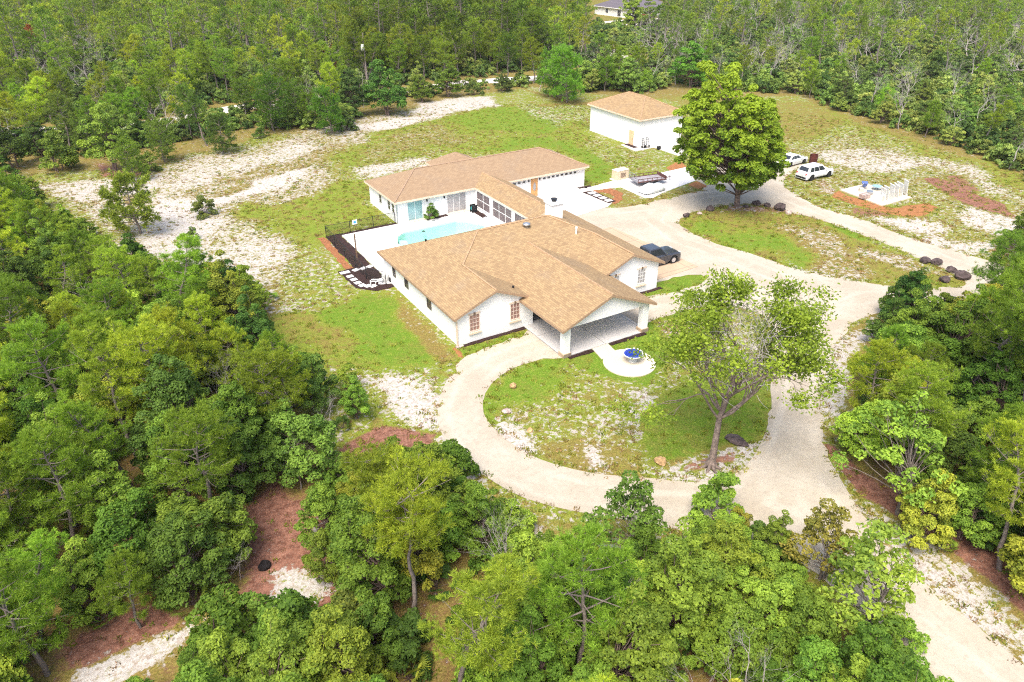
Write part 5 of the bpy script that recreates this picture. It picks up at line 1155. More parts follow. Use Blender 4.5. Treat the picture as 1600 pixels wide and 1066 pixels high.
# ---- the big broad-leaved tree
def egg(z): return float(np.interp(z, [0, .12, .3, .5, .7, .85, 1.], [.45, .8, 1.03, 1.0, .9, .78, .55]))
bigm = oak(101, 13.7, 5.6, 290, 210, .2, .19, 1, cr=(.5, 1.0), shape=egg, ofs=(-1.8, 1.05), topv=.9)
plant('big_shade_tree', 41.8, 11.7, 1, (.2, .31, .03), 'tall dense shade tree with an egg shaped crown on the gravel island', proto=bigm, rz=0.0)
# ---- the half bare tree on the porch island
g_ = np.random.default_rng(207); paths = []; tips = []
trunk = np.array([[0, 0, -.1], [.15, .1, 1.6], [.45, .35, 3.2], [.75, .7, 4.8]]); paths.append((trunk, [.27, .21, .18, .15]))
for r_ in range(7):
    a = r_*6.28/7; paths.append((np.array([[0, 0, .7], [.3*math.cos(a), .3*math.sin(a), .15], [.75*math.cos(a), .75*math.sin(a), -.05]]), [.16, .13, .05]))
for k in range(12):
    a = k*2.4; j = trunk[1+k % 3]*.4+trunk[3]*.6 if k > 2 else trunk[2]
    grow(g_, j, unit(np.array([math.cos(a)*.9, math.sin(a)*.9, .55+.1*(k % 4)])), 2.8+.3*(k % 3), .085, 4, paths, tips, .55, .12, (2, 3), .72, 4, .16)
grow(g_, trunk[3], unit(np.array([.1, .1, 1])), 3.2, .12, 4, paths, tips, .5, .2, (2, 4), .72)
allp = np.array([t_[0] for t_ in tips]); c0 = allp.mean(0); r95 = np.percentile(np.hypot(allp[:, 0]-c0[0], allp[:, 1]-c0[1]), 92)
wc = np.array(at(1153, 540, 8.2))-[6.4, -20.8]; zl, zh_ = np.percentile(allp[:, 2], 4), allp[:, 2].max()
def fit_(q):
    q = np.asarray(q, float); t_ = np.clip((q[..., 2:3]-3.2)/2.5, 0, 1); r_ = q.copy()
    r_[..., 0] = (q[..., 0]-c0[0])*4.6/r95+wc[0]; r_[..., 1] = (q[..., 1]-c0[1])*4.6/r95+wc[1]; r_[..., 2] = 5.3+(q[..., 2]-zl)*(12.5-5.3)/(zh_-zl)
    return q*(1-t_)+r_*t_
paths = [(fit_(a), b) for a, b in paths]; tips = [(fit_(a), b) for a, b in tips]
tips = [q for q in tips if np.hypot(*(q[0][:2]-wc)) < 6.2]
allp = np.array([t_[0] for t_ in tips]); cen = np.array([wc[0]-.3, wc[1]-.2, 8.])
twigs = [];
C_, N_, A_ = [], [], []
for q, d_ in tips:
    rr_ = np.linalg.norm((q-cen)*[1, 1, .9])
    if rr_ < 2.9 and g_.uniform() < .8: continue
    if g_.uniform() < .48: continue
    n = int(g_.integers(50, 150)); c_ = q+g_.normal(0, .36, (n, 3))*[1, 1, .6]
    C_.append(c_); N_.append(unit(g_.normal(0, .7, (n, 3))+[0, 0, .8])); A_.append(np.clip(g_.normal(.55+g_.normal(0, .15), .18, n), 0, 1))
for k in range(260):   # bare grey twig sprays in the middle of the crown
    a = g_.uniform(0, 6.28); q = cen+[math.cos(a)*g_.uniform(.2, 2.4), math.sin(a)*g_.uniform(.2, 2.4), g_.uniform(-1.8, 2.6)]
    d_ = unit(g_.normal(0, 1, 3)+[0, 0, .7]); twigs.append((bez(q, q+d_*g_.uniform(.8, 1.9), g_, 4, .25), np.linspace(.018, .008, 4)))
C_, N_, A_ = map(np.concatenate, (C_, N_, A_))
V, F_ = leaf_quads(g_, C_, N_, .115); Vw, Fw = tube_np(paths, 5)
top = max(C_[:, 2].max(), 1); sp_tree = assemble('sparse_tree', (Vw, Fw), (V, F_, A_), simple('brown_bark', (.2, .155, .13), .95, var=.4, sc=4, bump=.6), leafm)
Tw = tube_np(twigs, 4)
e = plant('sparse_tree', 6.4, -20.8, 1., (.22, .38, .045), 'open crowned tree with bare grey twigs in its middle beside the driveway loop', proto=sp_tree, rz=0)

_tw = bpy.data.objects.new('bare_twigs', np_mesh('bare_twigs', Tw[0], Tw[1], simple('pale_twigs', (.36, .33, .31), .95))); SC.collection.objects.link(_tw); _tw.parent = e
# ---- hand placed plants  (kind, u, v of the foot, scale, colour, label)
HAND = [
 ('young_pine', 222, 365, 1.75, (0.240, 0.340, 0.050), 'pale loose young pine standing in the white sand'),
 ('shrub', 323, 337, 1.0, (0.152, 0.211, 0.050), 'small round brownish shrub alone on the white sand'),
 ('shrub', 672, 343, .62, (0.110, 0.211, 0.038), 'small conical shrub against the pool court wall'),
 ('bushy_pine', 210, 284, .72, (0.166, 0.308, 0.042), 'compact green young pine at the edge of the sandy clearing'),
 ('oak', 178, 268, 1.45, (0.207, 0.308, 0.050), 'greyish green oak left of the compact young pine'),
 ('bushy_pine', 258, 254, .8, (0.179, 0.292, 0.050), 'leaning young pine behind the compact young pine'),
 ('shrub', 92, 268, 1.7, (0.193, 0.308, 0.050), 'light green shrub on the bare ground in the upper left'),
 ('bushy_pine', 352, 240, .82, (0.097, 0.194, 0.038), 'dark bushy young pine alone on the pine litter'),
 ('oak', 25, 262, 1.2, (0.083, 0.162, 0.030), 'dark rounded oak at the left edge of the upper clearing'),
 ('oak', 607, 180, 1.6, (0.076, 0.178, 0.033), 'broad dark green oak at the back edge of the lawn'),
 ('bushy_pine', 518, 208, 1.05, (0.124, 0.275, 0.033), 'dense green pine left of the broad dark oak'),
 ('bushy_pine', 428, 205, 1.15, (0.124, 0.243, 0.033), 'bushy dark pine at the corner of the back lawn'),
 ('pine', 390, 195, .85, (0.138, 0.259, 0.038), 'pine with a bare lower trunk beside the sand road'),
 ('pine', 300, 215, .95, (0.138, 0.251, 0.038), 'spreading pine over the sand road at the upper left'),
 ('pine', 325, 228, .9, (0.124, 0.227, 0.045), 'dark spreading pine in front of the sand road'),
 ('bushy_pine', 884, 160, 1.45, (0.152, 0.340, 0.042), 'tall dense pine standing alone behind the back lawn'),
 ('bushy_pine', 868, 152, 1.25, (0.138, 0.340, 0.042), 'second tall pine just left of the lone tall pine'),
 ('dead', 843, 142, 1.15, None, 'bare pinkish grey tree at the end of the back lawn'),
 ('dead', 567, 168, .95, None, 'bare grey snag between the pine and the broad dark oak'),
 ('oak', 1080, 137, 1.5, (0.138, 0.340, 0.045), 'bright dense oak behind the detached garage'),
 ('oak', 1592, 395, .8, (0.124, 0.211, 0.030), 'dark green oak bush at the right edge of the sandy field'),
 ('shrub', 1580, 412, .9, (0.221, 0.259, 0.030), 'yellowish shrub at the right edge by the gravel drive'),
 ('shrub', 800, 352, .01, (0.138, 0.162, 0.030), ''),
 ('shrub', 302, 375, .45, (0.166, 0.292, 0.045), 'tiny light green shrub on the sand below the round one'),
 ('dead', 1095, 165, .01, None, ''),
 # foreground
 ('umbrella_pine', 652, 965, .9, (0.240, 0.340, 0.035), 'flat topped yellow green pine with a bare trunk in the bottom thicket'),
 ('thin_oak', 985, 872, .9, (0.124, 0.275, 0.045), 'slender oak with an airy crown at the edge of the loop drive'),
 ('thin_oak', 1280, 902, .8, (0.235, 0.243, 0.045), 'thin brownish sapling standing against the pale gravel'),
 ('thin_oak', 1345, 985, 1.1, (0.240, 0.340, 0.050), 'pale lace leaved oak leaning over the main drive'),
 ('thin_oak', 1402, 800, 1.05, (0.207, 0.340, 0.050), 'light green oak on a thin pale trunk right of the main drive'),
 ('umbrella_pine', 1572, 690, 1.25, (0.166, 0.292, 0.038), 'pine with a long bare reddish trunk at the right edge'),
 ('pine', 1495, 640, 1.05, (0.193, 0.324, 0.045), 'tall bright pine in the right hand wood'),
 ('pine', 1535, 520, .95, (0.179, 0.308, 0.045), 'feathery pine at the top right corner of the right hand wood'),
 ('oak', 1400, 520, .72, (0.069, 0.162, 0.033), 'dark glossy oak at the tip of the right hand wood'),
 ('thin_oak', 1418, 492, .72, (0.179, 0.275, 0.050), 'greyish green airy oak overhanging the gravel fork'),
 ('dead', 375, 905, .42, None, 'fallen looking grey bare bush on the red litter'),
 ('palmetto', 300, 945, 1.1, (0.166, 0.275, 0.045), 'bright fan leaved palmetto beside the red litter opening'),
 ('palmetto', 905, 960, 1.1, (0.069, 0.130, 0.045), 'dark palmetto in the gap below the loop drive'),
 ('palmetto', 640, 1060, 1.2, (0.240, 0.308, 0.045), 'yellowish palmetto at the bottom edge'),
 ('shrub', 552, 985, 1.2, (.13, .25, .035), 'leafy shrub right of the red litter opening near the bottom'),
 ('oak', 590, 1030, .7, (.15, .27, .04), 'small oak below the flat topped pine, left of its trunk'),
 ('shrub', 545, 1045, 1.3, (.2, .28, .05), 'yellowish shrub at the bottom edge below the red litter'),
 ('oak', 1014, 52, 1.5, (.18, .3, .06), 'leafy oak hiding the right half of the far house'),
 ('oak', 1040, 50, 1.4, (.2, .3, .07), 'pale oak right of the far house driveway'),
 ('bushy_pine', 148, 243, .8, (.14, .24, .045), 'leaning bushy pine left of the greyish oak'),
 ('oak', 70, 246, .9, (.11, .19, .04), 'mid green oak behind the light green shrub'),
 ('pine', 110, 236, 1.0, (.16, .24, .05), 'thin pine over the left part of the sand road'),
 ('shrub', 10, 285, 1.5, (.1, .19, .03), 'dark shrub low at the left edge under the dark oak'),
 ('bushy_pine', 465, 196, .9, (.12, .22, .035), 'bushy pine between the corner pine and the dense green pine'),
 ('shrub', 405, 215, 1.0, (.12, .2, .04), 'low shrub in front of the corner pine'),
 ('shrub', 232, 268, 1.1, (.16, .24, .05), 'pale shrub between the compact pine and the greyish oak'),
 ('oak', 700, 152, .9, (.12, .22, .035), 'low broad oak at the back lawn right of the broad dark oak'),
 ('oak', 660, 160, .85, (.16, .26, .04), 'yellowish low oak beside the broad dark oak'),
 ('shrub', 740, 148, 1.3, (.16, .23, .06), 'greyish shrub at the back lawn by the visible sand road'),
 ('shrub', 785, 143, 1.2, (.14, .2, .06), 'small greyish shrub left of the bare pinkish tree'),
 ('oak', 335, 872, .9, (0.130, 0.240, 0.035), 'rounded oak at the left side of the red litter opening'),
 ('oak', 300, 925, .85, (0.110, 0.210, 0.035), 'darker oak at the lower left of the red litter opening'),
 ('pine', 345, 815, .9, (0.200, 0.340, 0.040), 'sand pine at the upper left of the red litter opening'),
 ('oak', 378, 782, .8, (0.120, 0.220, 0.035), 'small oak at the upper end of the red litter opening'),
 ('shrub', 345, 1012, 1.3, (0.140, 0.260, 0.035), 'leafy shrub under the white patch of the red litter opening'),
 ('shrub', 412, 1003, 1.2, (0.120, 0.220, 0.035), 'shrub at the bottom middle of the red litter opening'),
 ('shrub', 475, 1012, 1.3, (0.120, 0.240, 0.035), 'shrub at the bottom right of the red litter opening'),
 ('pine', 705, 1112, .9, (0.240, 0.340, 0.040), 'broad bright pine at the bottom edge in front of the flat topped pine'),
 ('umbrella_pine', 610, 860, .75, (0.240, 0.340, 0.040), 'small yellow pine tuft behind the flat topped pine'),
 ('oak', 988, 47, 1.5, (0.220, 0.340, 0.050), 'airy tree standing in front of the far house'),
 ('oak', 475, 738, 1.0, (0.124, 0.259, 0.045), 'oak with pale bare stems above the red litter'),
 ('dead', 470, 765, .45, None, 'small bare grey bush at the top of the red litter opening'),
]
placed = []
for kind, u, v, s, c, lb in HAND:
    if not lb: continue
    x, y = at(u, v); plant(kind, x, y, s, c, lb, rnd=rnd); placed.append((x, y, 1.6*s))
# the black stump heap
x, y = at(413, 886)
o = rock(413, 886, .42, simple('charred_wood', (.012, .009, .009), .95, var=.5, sc=6, bump=1), 'black charred stump heap on the red litter', 77, .6); o.name = 'charred_stump'; o['category'] = 'stump'

# ---- thickets: polygons hold the crowns (u, v at height z)
THICK = [
 ('left', [(-500, 230), (0, 269), (37, 272), (67, 295), (75, 325), (127, 335), (150, 359), (165, 377), (210, 387), (247, 392), (259, 412), (311, 400), (360, 404), (375, 426), (431, 437), (437, 494), (424, 530), (469, 542), (525, 572), (577, 587), (592, 617), (585, 655), (524, 679), (516, 714), (463, 748), (406, 792), (380, 814), (363, 880), (332, 923), (271, 932), (245, 971), (197, 1006), (122, 1024), (96, 1063), (40, 1500), (-500, 1500)], 2.35, (('oak', 5), ('pine', 5)), 'mix', 'in the left wood'),
 ('bottom', [(463, 753), (495, 736), (545, 717), (598, 706), (659, 710), (712, 706), (731, 725), (751, 744), (796, 751), (811, 786), (831, 812), (872, 828), (922, 831), (999, 826), (1060, 830), (1088, 822), (1092, 794), (1121, 770), (1149, 782), (1202, 802), (1242, 826), (1259, 855), (1262, 879), (1299, 904), (1303, 924), (1340, 985), (1400, 1000), (1440, 975), (1478, 985), (1478, 1017), (1510, 1058), (1650, 1500), (0, 1500), (150, 1090), (210, 1060), (250, 1018), (290, 985), (290, 960), (340, 935), (375, 950), (392, 965), (437, 935), (470, 950), (498, 972), (542, 975), (555, 950), (510, 905), (459, 880), (452, 827), (450, 775)], 2.1, (('oak', 8), ('pine', 1)), 'oakish', 'in the bottom thicket'),
 ('right', [(1360, 470), (1450, 460), (1502, 469), (1525, 437), (1600, 415), (2100, 380), (2100, 1300), (1700, 1000), (1600, 940), (1559, 904), (1527, 875), (1470, 863), (1421, 839), (1409, 810), (1393, 775), (1394, 715), (1356, 711), (1337, 692), (1311, 685), (1311, 662), (1330, 655), (1322, 625), (1326, 587), (1360, 539), (1356, 505)], 2.3, (('oak', 6), ('pine', 4)), 'mix', 'in the right wood'),
]
def poisson(poly, d_, rn, tries=9000, avoid=()):
    xs_ = [q[0] for q in poly]; ys_ = [q[1] for q in poly]; out = []; grid = {}
    for x, y, r_ in avoid: grid.setdefault((int(x//d_), int(y//d_)), []).append((x, y))
    for _ in range(tries):
        x, y = rn.uniform(min(xs_), max(xs_)), rn.uniform(min(ys_), max(ys_))
        gx_, gy_ = int(x//d_), int(y//d_)
        if any((x-a)**2+(y-b)**2 < d_*d_ for i in (-1, 0, 1) for j in (-1, 0, 1) for a, b in grid.get((gx_+i, gy_+j), ())): continue
        if not inside(poly, np.array([x]), np.array([y]))[0]: continue
        grid.setdefault((gx_, gy_), []).append((x, y)); out.append((x, y))
    return out
TINT = {'oak': ['mid green', 'dark green', 'light green', 'very dark', 'yellowish'], 'pine': ['bright green', 'deeper green', 'yellow green']}
KEEPT = [((652, 965), [(540, 735), (690, 735), (692, 880), (672, 950), (628, 950), (600, 880)]), ((1572, 690), [(1565, 560), (1600, 560), (1590, 690), (1565, 690)]), ((6.4, None), [(1075, 600), (1200, 600), (1190, 735), (1080, 735)])]
KEEPT = [(math.hypot(*(np.array(at(*a))-CAMP[:2])) if a[1] else 36., b) for a, b in KEEPT]
def hides(x, y, H_, R_):
    d_ = math.hypot(x-CAMP[0], y-CAMP[1])
    q = np.array([pix(x+RT[0]*k*R_, y+RT[1]*k*R_, z*H_) for k in (-.8, 0, .8) for z in (.4, .7, 1)])
    return any(d_ < a+1 and inside(b, q[:, 0], q[:, 1]).any() for a, b in KEEPT)
KW = {'oak': 'rounded oak', 'thin_oak': 'airy oak', 'pine': 'sand pine', 'shrub': 'low shrub', 'dead': 'bare grey tree', 'palmetto': 'fan leaved palmetto', 'young_pine': 'young pine'}
LM = {'the charred stump': (413, 886), 'the pool fence corner': (505, 375), 'the round brownish shrub': (323, 335), 'the compact young pine': (210, 280), 'the left gable wall': (690, 530),
      'the brown bark patch by the loop': (590, 690), 'the lower left sand strip': (220, 1020), 'the lower left picture corner': (0, 1060), 'the middle of the left edge': (0, 560), 'the red litter opening': (450, 800),
      'the flat topped yellow pine': (655, 985), 'the slender oak by the loop': (985, 872), 'the middle of the bottom edge': (990, 1066), 'the brownish sapling': (1280, 902), 'the lace leaved oak': (1345, 985), 'the sand left of the wood': (250, 470),
      'the loop rock on white sand': (800, 730), 'the lower right picture corner': (1600, 1060), 'the gravel fork': (1330, 500), 'the bare reddish trunk': (1572, 690), 'the thin pale trunked oak': (1402, 800), 'the right wood corner': (1600, 450),
      'the utility pole': (575, 140), 'the lone tall pine': (884, 158), 'the detached garage': (1000, 165), 'the left end of the sand road': (0, 210), 'the sand road bend': (980, 95), 'the far house': (968, 40), 'the broad dark oak': (607, 178), 'the white SUV': (1340, 190), 'the fence panel slab': (1500, 245), 'the right edge above the field': (1600, 260), 'the upper left picture corner': (0, 100), 'the dying orange pine': (515, 118), 'the big shade tree': (1170, 140), 'the top right picture corner': (1600, 60), 'the sand road gap': (300, 190)}
LMW = {k: at(*q) for k, q in LM.items()}; named = {}
def later(e, kind, ci, x, y, place): named.setdefault(0, []).append((e, kind, ci, x, y, place))
def name_all():
    by = {}
    for e, kind, ci, x, y, place in named[0]:
        u, v = pix(x, y, 1.5)
        lm = min(LM, key=lambda k: math.hypot(LM[k][0]-u, (LM[k][1]-v)*1.2)); t_ = TINT[kind][ci % len(TINT[kind])]+' ' if kind in TINT else ''
        by.setdefault((lm, t_+KW[kind]), []).append((math.hypot(LM[lm][0]-u, LM[lm][1]-v), e.name, e))
    un = ['', 'first', 'second', 'third', 'fourth', 'fifth', 'sixth', 'seventh', 'eighth', 'ninth', 'tenth', 'eleventh', 'twelfth', 'thirteenth', 'fourteenth', 'fifteenth', 'sixteenth', 'seventeenth', 'eighteenth', 'nineteenth', 'twentieth']+['twenty-'+q for q in ('first', 'second', 'third', 'fourth', 'fifth', 'sixth', 'seventh', 'eighth', 'ninth')]+['thirtieth']+['thirty-'+q for q in ('first', 'second', 'third', 'fourth', 'fifth', 'sixth', 'seventh', 'eighth', 'ninth')]+['fortieth']
    o_ = ['nearest']+[q+' nearest' for q in un[2:]]; _unused = ['nearest', 'second nearest', 'third nearest', 'fourth nearest', 'fifth nearest', 'sixth nearest', 'seventh nearest', 'eighth nearest', 'ninth nearest', 'tenth nearest']
    for (lm, kd), l in by.items():
        l.sort(key=lambda q: q[0])
        for i, (_, _, e) in enumerate(l):
            e['label'] = (kd+', '+o_[i]+' to '+lm) if i < len(o_) else kd+' far off from '+lm
SIZE = {'oak': (2.3, 6.3), 'pine': (2.2, 7.8), 'shrub': (1.3, 2.0), 'palmetto': (.9, .8)}
def fits(kind, x, y, s, pxpoly):
    R_, H_ = SIZE[kind]; R_ *= s*.82; H_ *= s; q = []
    rx, ry = RT[0], RT[1]
    for du, z in ((0, 1.02), (-.55, .9), (.55, .9), (-1, .62), (1, .62), (-.8, .35), (.8, .35)): q.append(pix(x+rx*du*R_, y+ry*du*R_, z*H_))
    q.append(pix(x-FW[0]*R_, y-FW[1]*R_, .45*H_))
    q = np.array(q); return inside(pxpoly, q[:, 0], q[:, 1]).all()
for nm_, pp, sp_, kinds, pal, place in THICK:
    wp = P([(max(-500, min(u, 2100)), min(v, 1500)) for u, v in pp]); pts = poisson(wp, sp_, rnd, 26000, placed)
    pts += poisson(wp, sp_*.8, rnd, 6000, [(x, y, 1) for x, y in pts]+placed)
    bag = [k for k, n_ in kinds for _ in range(n_)]
    for x, y in pts:
        if (x-CAMP[0])**2+(y-CAMP[1])**2 < 9**2: continue
        u, v = pix(x, y, 3)
        if u < -160 or u > 1760 or v > 1280: continue
        kind = rnd.choice(bag)
        if nm_ == 'left' and u < 330 and kind == 'oak' and rnd.random() < .4: kind = 'pine'
        if kind == 'pine' and not any(fits(kind, x, y, q, pp) for q in (1, .85, .7)): kind = 'oak'
        if rnd.random() < .06 and fits('pine', x, y, .7, pp): later(plant('dead', x, y, rnd.uniform(.5, .75), None, 'x', 'bare trees '+place, rnd=rnd), 'dead', 0, x, y, place); continue
        s = rnd.uniform(.62, 1.05)*(.85 if pal == 'oakish' and kind == 'oak' else 1)
        ok = False
        for q in (1, .85, .7, .55):
            if fits(kind, x, y, s*q, pp): s *= q; ok = True; break
        if not ok: kind, s = 'shrub', rnd.uniform(.7, 1.1); ok = fits(kind, x, y, s*.8, pp)
        if not ok or hides(x, y, SIZE.get(kind, (2, 5))[1]*s, SIZE.get(kind, (2, 5))[0]*s): continue
        if kind == 'oak': ci = rnd.choice([0, 0, 1, 1, 2, 3, 4] if pal == 'mix' else [0, 0, 0, 2, 1, 4]); c = jit(C_OAK[ci])
        elif kind == 'pine': ci = rnd.randrange(3); c = jit(C_PINE[ci])
        else: ci = 0; c = jit(C_OAK[rnd.randrange(3)])
        later(plant(kind, x, y, s, c, 'x', ('trees ' if kind != 'shrub' else 'undergrowth ')+place, rnd=rnd), kind, ci, x, y, place)
    n_ = 0
    for x, y in poisson(wp, 2.1, rnd, 6000):
        kind = rnd.choice(['shrub', 'shrub', 'shrub', 'palmetto']); u, v = pix(x, y, 1)
        if n_ > 110 or u < -60 or u > 1660 or v > 1120: continue
        if fits(kind, x, y, .9, pp):
            n_ += 1; later(plant(kind, x, y, rnd.uniform(.7, 1.1), jit(C_OAK[rnd.choice([0, 1, 3])]), 'x', 'undergrowth '+place, rnd=rnd), kind, 0, x, y, place)

# ---- the back woods
BACK = P([(-900, 235), (-250, 240), (0, 246), (100, 240), (150, 245), (200, 232), (300, 222), (385, 206), (480, 203), (545, 205), (560, 165), (620, 158), (700, 146), (760, 142), (820, 138), (850, 128), (920, 145), (1010, 145), (1060, 132), (1120, 140), (1250, 148), (1330, 180), (1420, 208), (1500, 232), (1600, 275), (1720, 330), (2100, 420), (2900, 300), (2600, 40)])
BACK += [(420., 130.), (330., 330.), (120, 420.), (-100., 420.), (-160., 300.)]
NO = [P(q) for q in ([(-200, 240), (0, 216), (140, 211), (220, 204), (300, 192), (385, 176), (500, 161), (620, 149), (730, 137), (840, 130), (838, 115), (725, 122), (620, 134), (500, 146), (380, 158), (300, 172), (220, 186), (140, 192), (0, 196), (-200, 210)],
      [(745, 135), (838, 128), (870, 124), (985, 110), (1015, 102), (1015, 86), (975, 86), (965, 76), (930, 70), (900, 70), (900, 78), (930, 84), (938, 95), (900, 104), (850, 110), (760, 118)],
      [(915, 42), (1010, 44), (1050, 38), (1062, 22), (1040, 2), (935, -14), (905, 5)])]
allb = []
for sp_, hh, n_ in ((3.1, 150, 30000),):
    pts = poisson(BACK, sp_, rnd, 160000, placed)
    for x, y in pts:
        if any(inside(q, np.array([x]), np.array([y]))[0] for q in NO): continue
        u, v = pix(x, y, 3)
        if u < -120 or u > 1720 or v < -60: continue
        dist = math.hypot(x-CAMP[0], y-CAMP[1])
        right = u > 1000
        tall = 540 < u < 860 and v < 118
        rr_ = rnd.random()
        if tall: kind = 'pine' if rr_ < .72 else ('oak' if rr_ < .95 else 'dead')
        elif right: kind = 'shrub' if rr_ < .3 else ('oak' if rr_ < .62 else ('pine' if rr_ < .8 else 'dead'))
        else: kind = 'pine' if rr_ < .48 else ('oak' if rr_ < .7 else ('shrub' if rr_ < .73 else 'dead'))
        if u > 540 and 118 < v < 160 and u < 860 and kind in ('pine', 'dead'): kind = 'oak' if rnd.random() < .7 else 'shrub'
        # the first rows behind the lawn and the field stay low
        if (1040 < u and v > 105) and kind in ('pine',) and rnd.random() < .7: kind = 'shrub'
        sc = rnd.uniform(.75, 1.1)
        if tall: sc *= 1.25 if kind == 'pine' else 1.1
        elif right and kind == 'oak': sc *= .72
        elif right and kind == 'pine': sc *= .8
        elif 560 < u < 860 and kind == 'oak': sc *= .72
        allb.append((dist, kind, x, y, sc, u, v, tall))
allb.sort()
KEEPPX = [[(925, 8), (990, 8), (1000, 40), (930, 40)], [(740, 116), (842, 112), (842, 136), (740, 138)], [(330, 172), (385, 164), (385, 184), (330, 188)]]
quota = {'pine': 150, 'oak': 45, 'shrub': 110, 'dead': 60}; used = {k: 0 for k in quota}; rest = []
GREY_OAK = [(.19, .31, .07), (.15, .26, .06), (.25, .34, .09), (.1, .18, .05)]
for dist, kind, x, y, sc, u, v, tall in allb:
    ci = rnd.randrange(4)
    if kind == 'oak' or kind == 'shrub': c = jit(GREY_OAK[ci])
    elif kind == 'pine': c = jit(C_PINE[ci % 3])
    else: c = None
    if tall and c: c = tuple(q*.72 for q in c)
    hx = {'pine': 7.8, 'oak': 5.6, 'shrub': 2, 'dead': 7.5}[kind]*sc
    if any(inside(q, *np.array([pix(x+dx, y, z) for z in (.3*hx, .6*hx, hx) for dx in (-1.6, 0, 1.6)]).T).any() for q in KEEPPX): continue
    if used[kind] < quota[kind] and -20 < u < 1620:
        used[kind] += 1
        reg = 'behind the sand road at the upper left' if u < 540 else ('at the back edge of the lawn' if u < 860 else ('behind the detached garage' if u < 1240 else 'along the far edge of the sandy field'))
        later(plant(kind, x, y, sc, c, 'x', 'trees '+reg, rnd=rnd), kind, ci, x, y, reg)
    else: rest.append((kind, x, y, sc, ci, tall))
name_all()
# dense low undergrowth of the back woods
GG = np.stack(np.meshgrid(np.arange(-90, 330, 2.5), np.arange(-20, 330, 2.5)), -1).reshape(-1, 2); GG = GG+np.random.default_rng(9).uniform(-1.1, 1.1, GG.shape)
mk = inside(BACK, GG[:, 0], GG[:, 1])
for q in NO: mk &= ~inside(q, GG[:, 0], GG[:, 1])
for x, y in GG[mk]:
    u, v = pix(x, y, 1)
    if -60 < u < 1660 and v > -40 and rnd.random() < .95: rest.append(('shrub', float(x), float(y), rnd.uniform(.6, 1.25), rnd.randrange(4), False))
# reddish dead crowns that show as single spots
for u, v in ((62, 85), (515, 118)):
    x, y = at(u, v); plant('young_pine', x, y, 1.5, (.3, .1, .045), {62: 'rust red dead pine in the wood at the upper left', 515: 'orange brown dying pine behind the back lawn pines', 1062: 'rust brown dying pine near the top of the far wood'}[u], rnd=rnd)

# the rest of the far wood: one object, instanced prototypes
col_ = bpy.data.collections.new('far_wood_kinds'); protos = []
FM = {}
def far_mat(c):
    if c not in FM: FM[c] = leaf_mat('far_leaves', .35, .5, const=c)
    return FM[c]
def far_proto(kind, i, ci, c):
    tm, cm = FAR[kind][i]
    V, Fq, mats, mi = [], [], [], []
    vs_, fs_, m_ = [], [], []
    b = 0
    me = bpy.data.meshes.new('far_'+kind)
    parts = [q for q in (tm, cm) if q is not None]
    A_ = []
    for k, q in enumerate(parts):
        n = len(q.vertices); co = np.zeros(n*3, np.float32); q.vertices.foreach_get('co', co); f = np.zeros(len(q.loops), np.int32); q.loops.foreach_get('vertex_index', f)
        vs_.append(co.reshape(-1, 3)); fs_.append(f.reshape(-1, 4)+b); m_ += [k]*len(q.polygons); b += n
        if 'v' in q.attributes: a_ = np.zeros(len(q.polygons), np.float32); q.attributes['v'].data.foreach_get('value', a_); A_.append(a_)
        else: A_.append(np.full(len(q.polygons), .5, np.float32))
    me = np_mesh('far_'+kind, np.concatenate(vs_), np.concatenate(fs_), parts[0].materials[0], np.concatenate(A_))
    if len(parts) > 1: me.materials.append(far_mat(c))
    me.polygons.foreach_set('material_index', m_)
    o = bpy.data.objects.new('p%02d_far' % len(protos), me); c = (c[0]*1.18, c[1]*1.17, c[2]*1.1) if c else c; o.color = (*(c or (.3, .3, .3)), 1); col_.objects.link(o); protos.append((kind, ci)); return o
for kind in FAR:
    cs_ = GREY_OAK if kind in ('oak', 'shrub') else (C_PINE if kind == 'pine' else [None])
    for ci, c in enumerate(cs_):
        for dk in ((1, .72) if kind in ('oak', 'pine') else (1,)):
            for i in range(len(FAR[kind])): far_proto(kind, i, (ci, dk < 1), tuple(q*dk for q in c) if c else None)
idx_of = {}
for i, (k, ci) in enumerate(protos): idx_of.setdefault((k, ci), []).append(i)
V, ID, RT_, SCL = [], [], [], []
for kind, x, y, sc, ci, tall in rest:
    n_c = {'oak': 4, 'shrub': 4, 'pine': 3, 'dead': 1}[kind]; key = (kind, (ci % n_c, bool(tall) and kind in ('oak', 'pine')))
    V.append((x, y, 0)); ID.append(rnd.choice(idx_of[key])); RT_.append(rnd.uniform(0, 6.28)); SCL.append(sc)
me = bpy.data.meshes.new('far_wood'); me.from_pydata(V, [], [])
for nm_, arr, ty in (('pid', ID, 'INT'), ('rz', RT_, 'FLOAT'), ('scl', SCL, 'FLOAT')):
    a = me.attributes.new(nm_, ty, 'POINT'); a.data.foreach_set('value', arr)
fw = bpy.data.objects.new('far_wood', me); SC.collection.objects.link(fw); tag(fw, 'far mixed wood of pines and scrub oaks reaching to the top edge', kind='stuff')
ng = bpy.data.node_groups.new('scatter', 'GeometryNodeTree')
ng.interface.new_socket('Geometry', in_out='INPUT', socket_type='NodeSocketGeometry'); ng.interface.new_socket('Geometry', in_out='OUTPUT', socket_type='NodeSocketGeometry')
gi = ng.nodes.new('NodeGroupInput'); go = ng.nodes.new('NodeGroupOutput'); ip = ng.nodes.new('GeometryNodeInstanceOnPoints'); ci_ = ng.nodes.new('GeometryNodeCollectionInfo')
ci_.inputs['Collection'].default_value = col_; ci_.inputs['Separate Children'].default_value = True; ci_.inputs['Reset Children'].default_value = True
def nattr(n_, ty):
    q = ng.nodes.new('GeometryNodeInputNamedAttribute'); q.data_type = ty; q.inputs['Name'].default_value = n_; return q.outputs['Attribute']
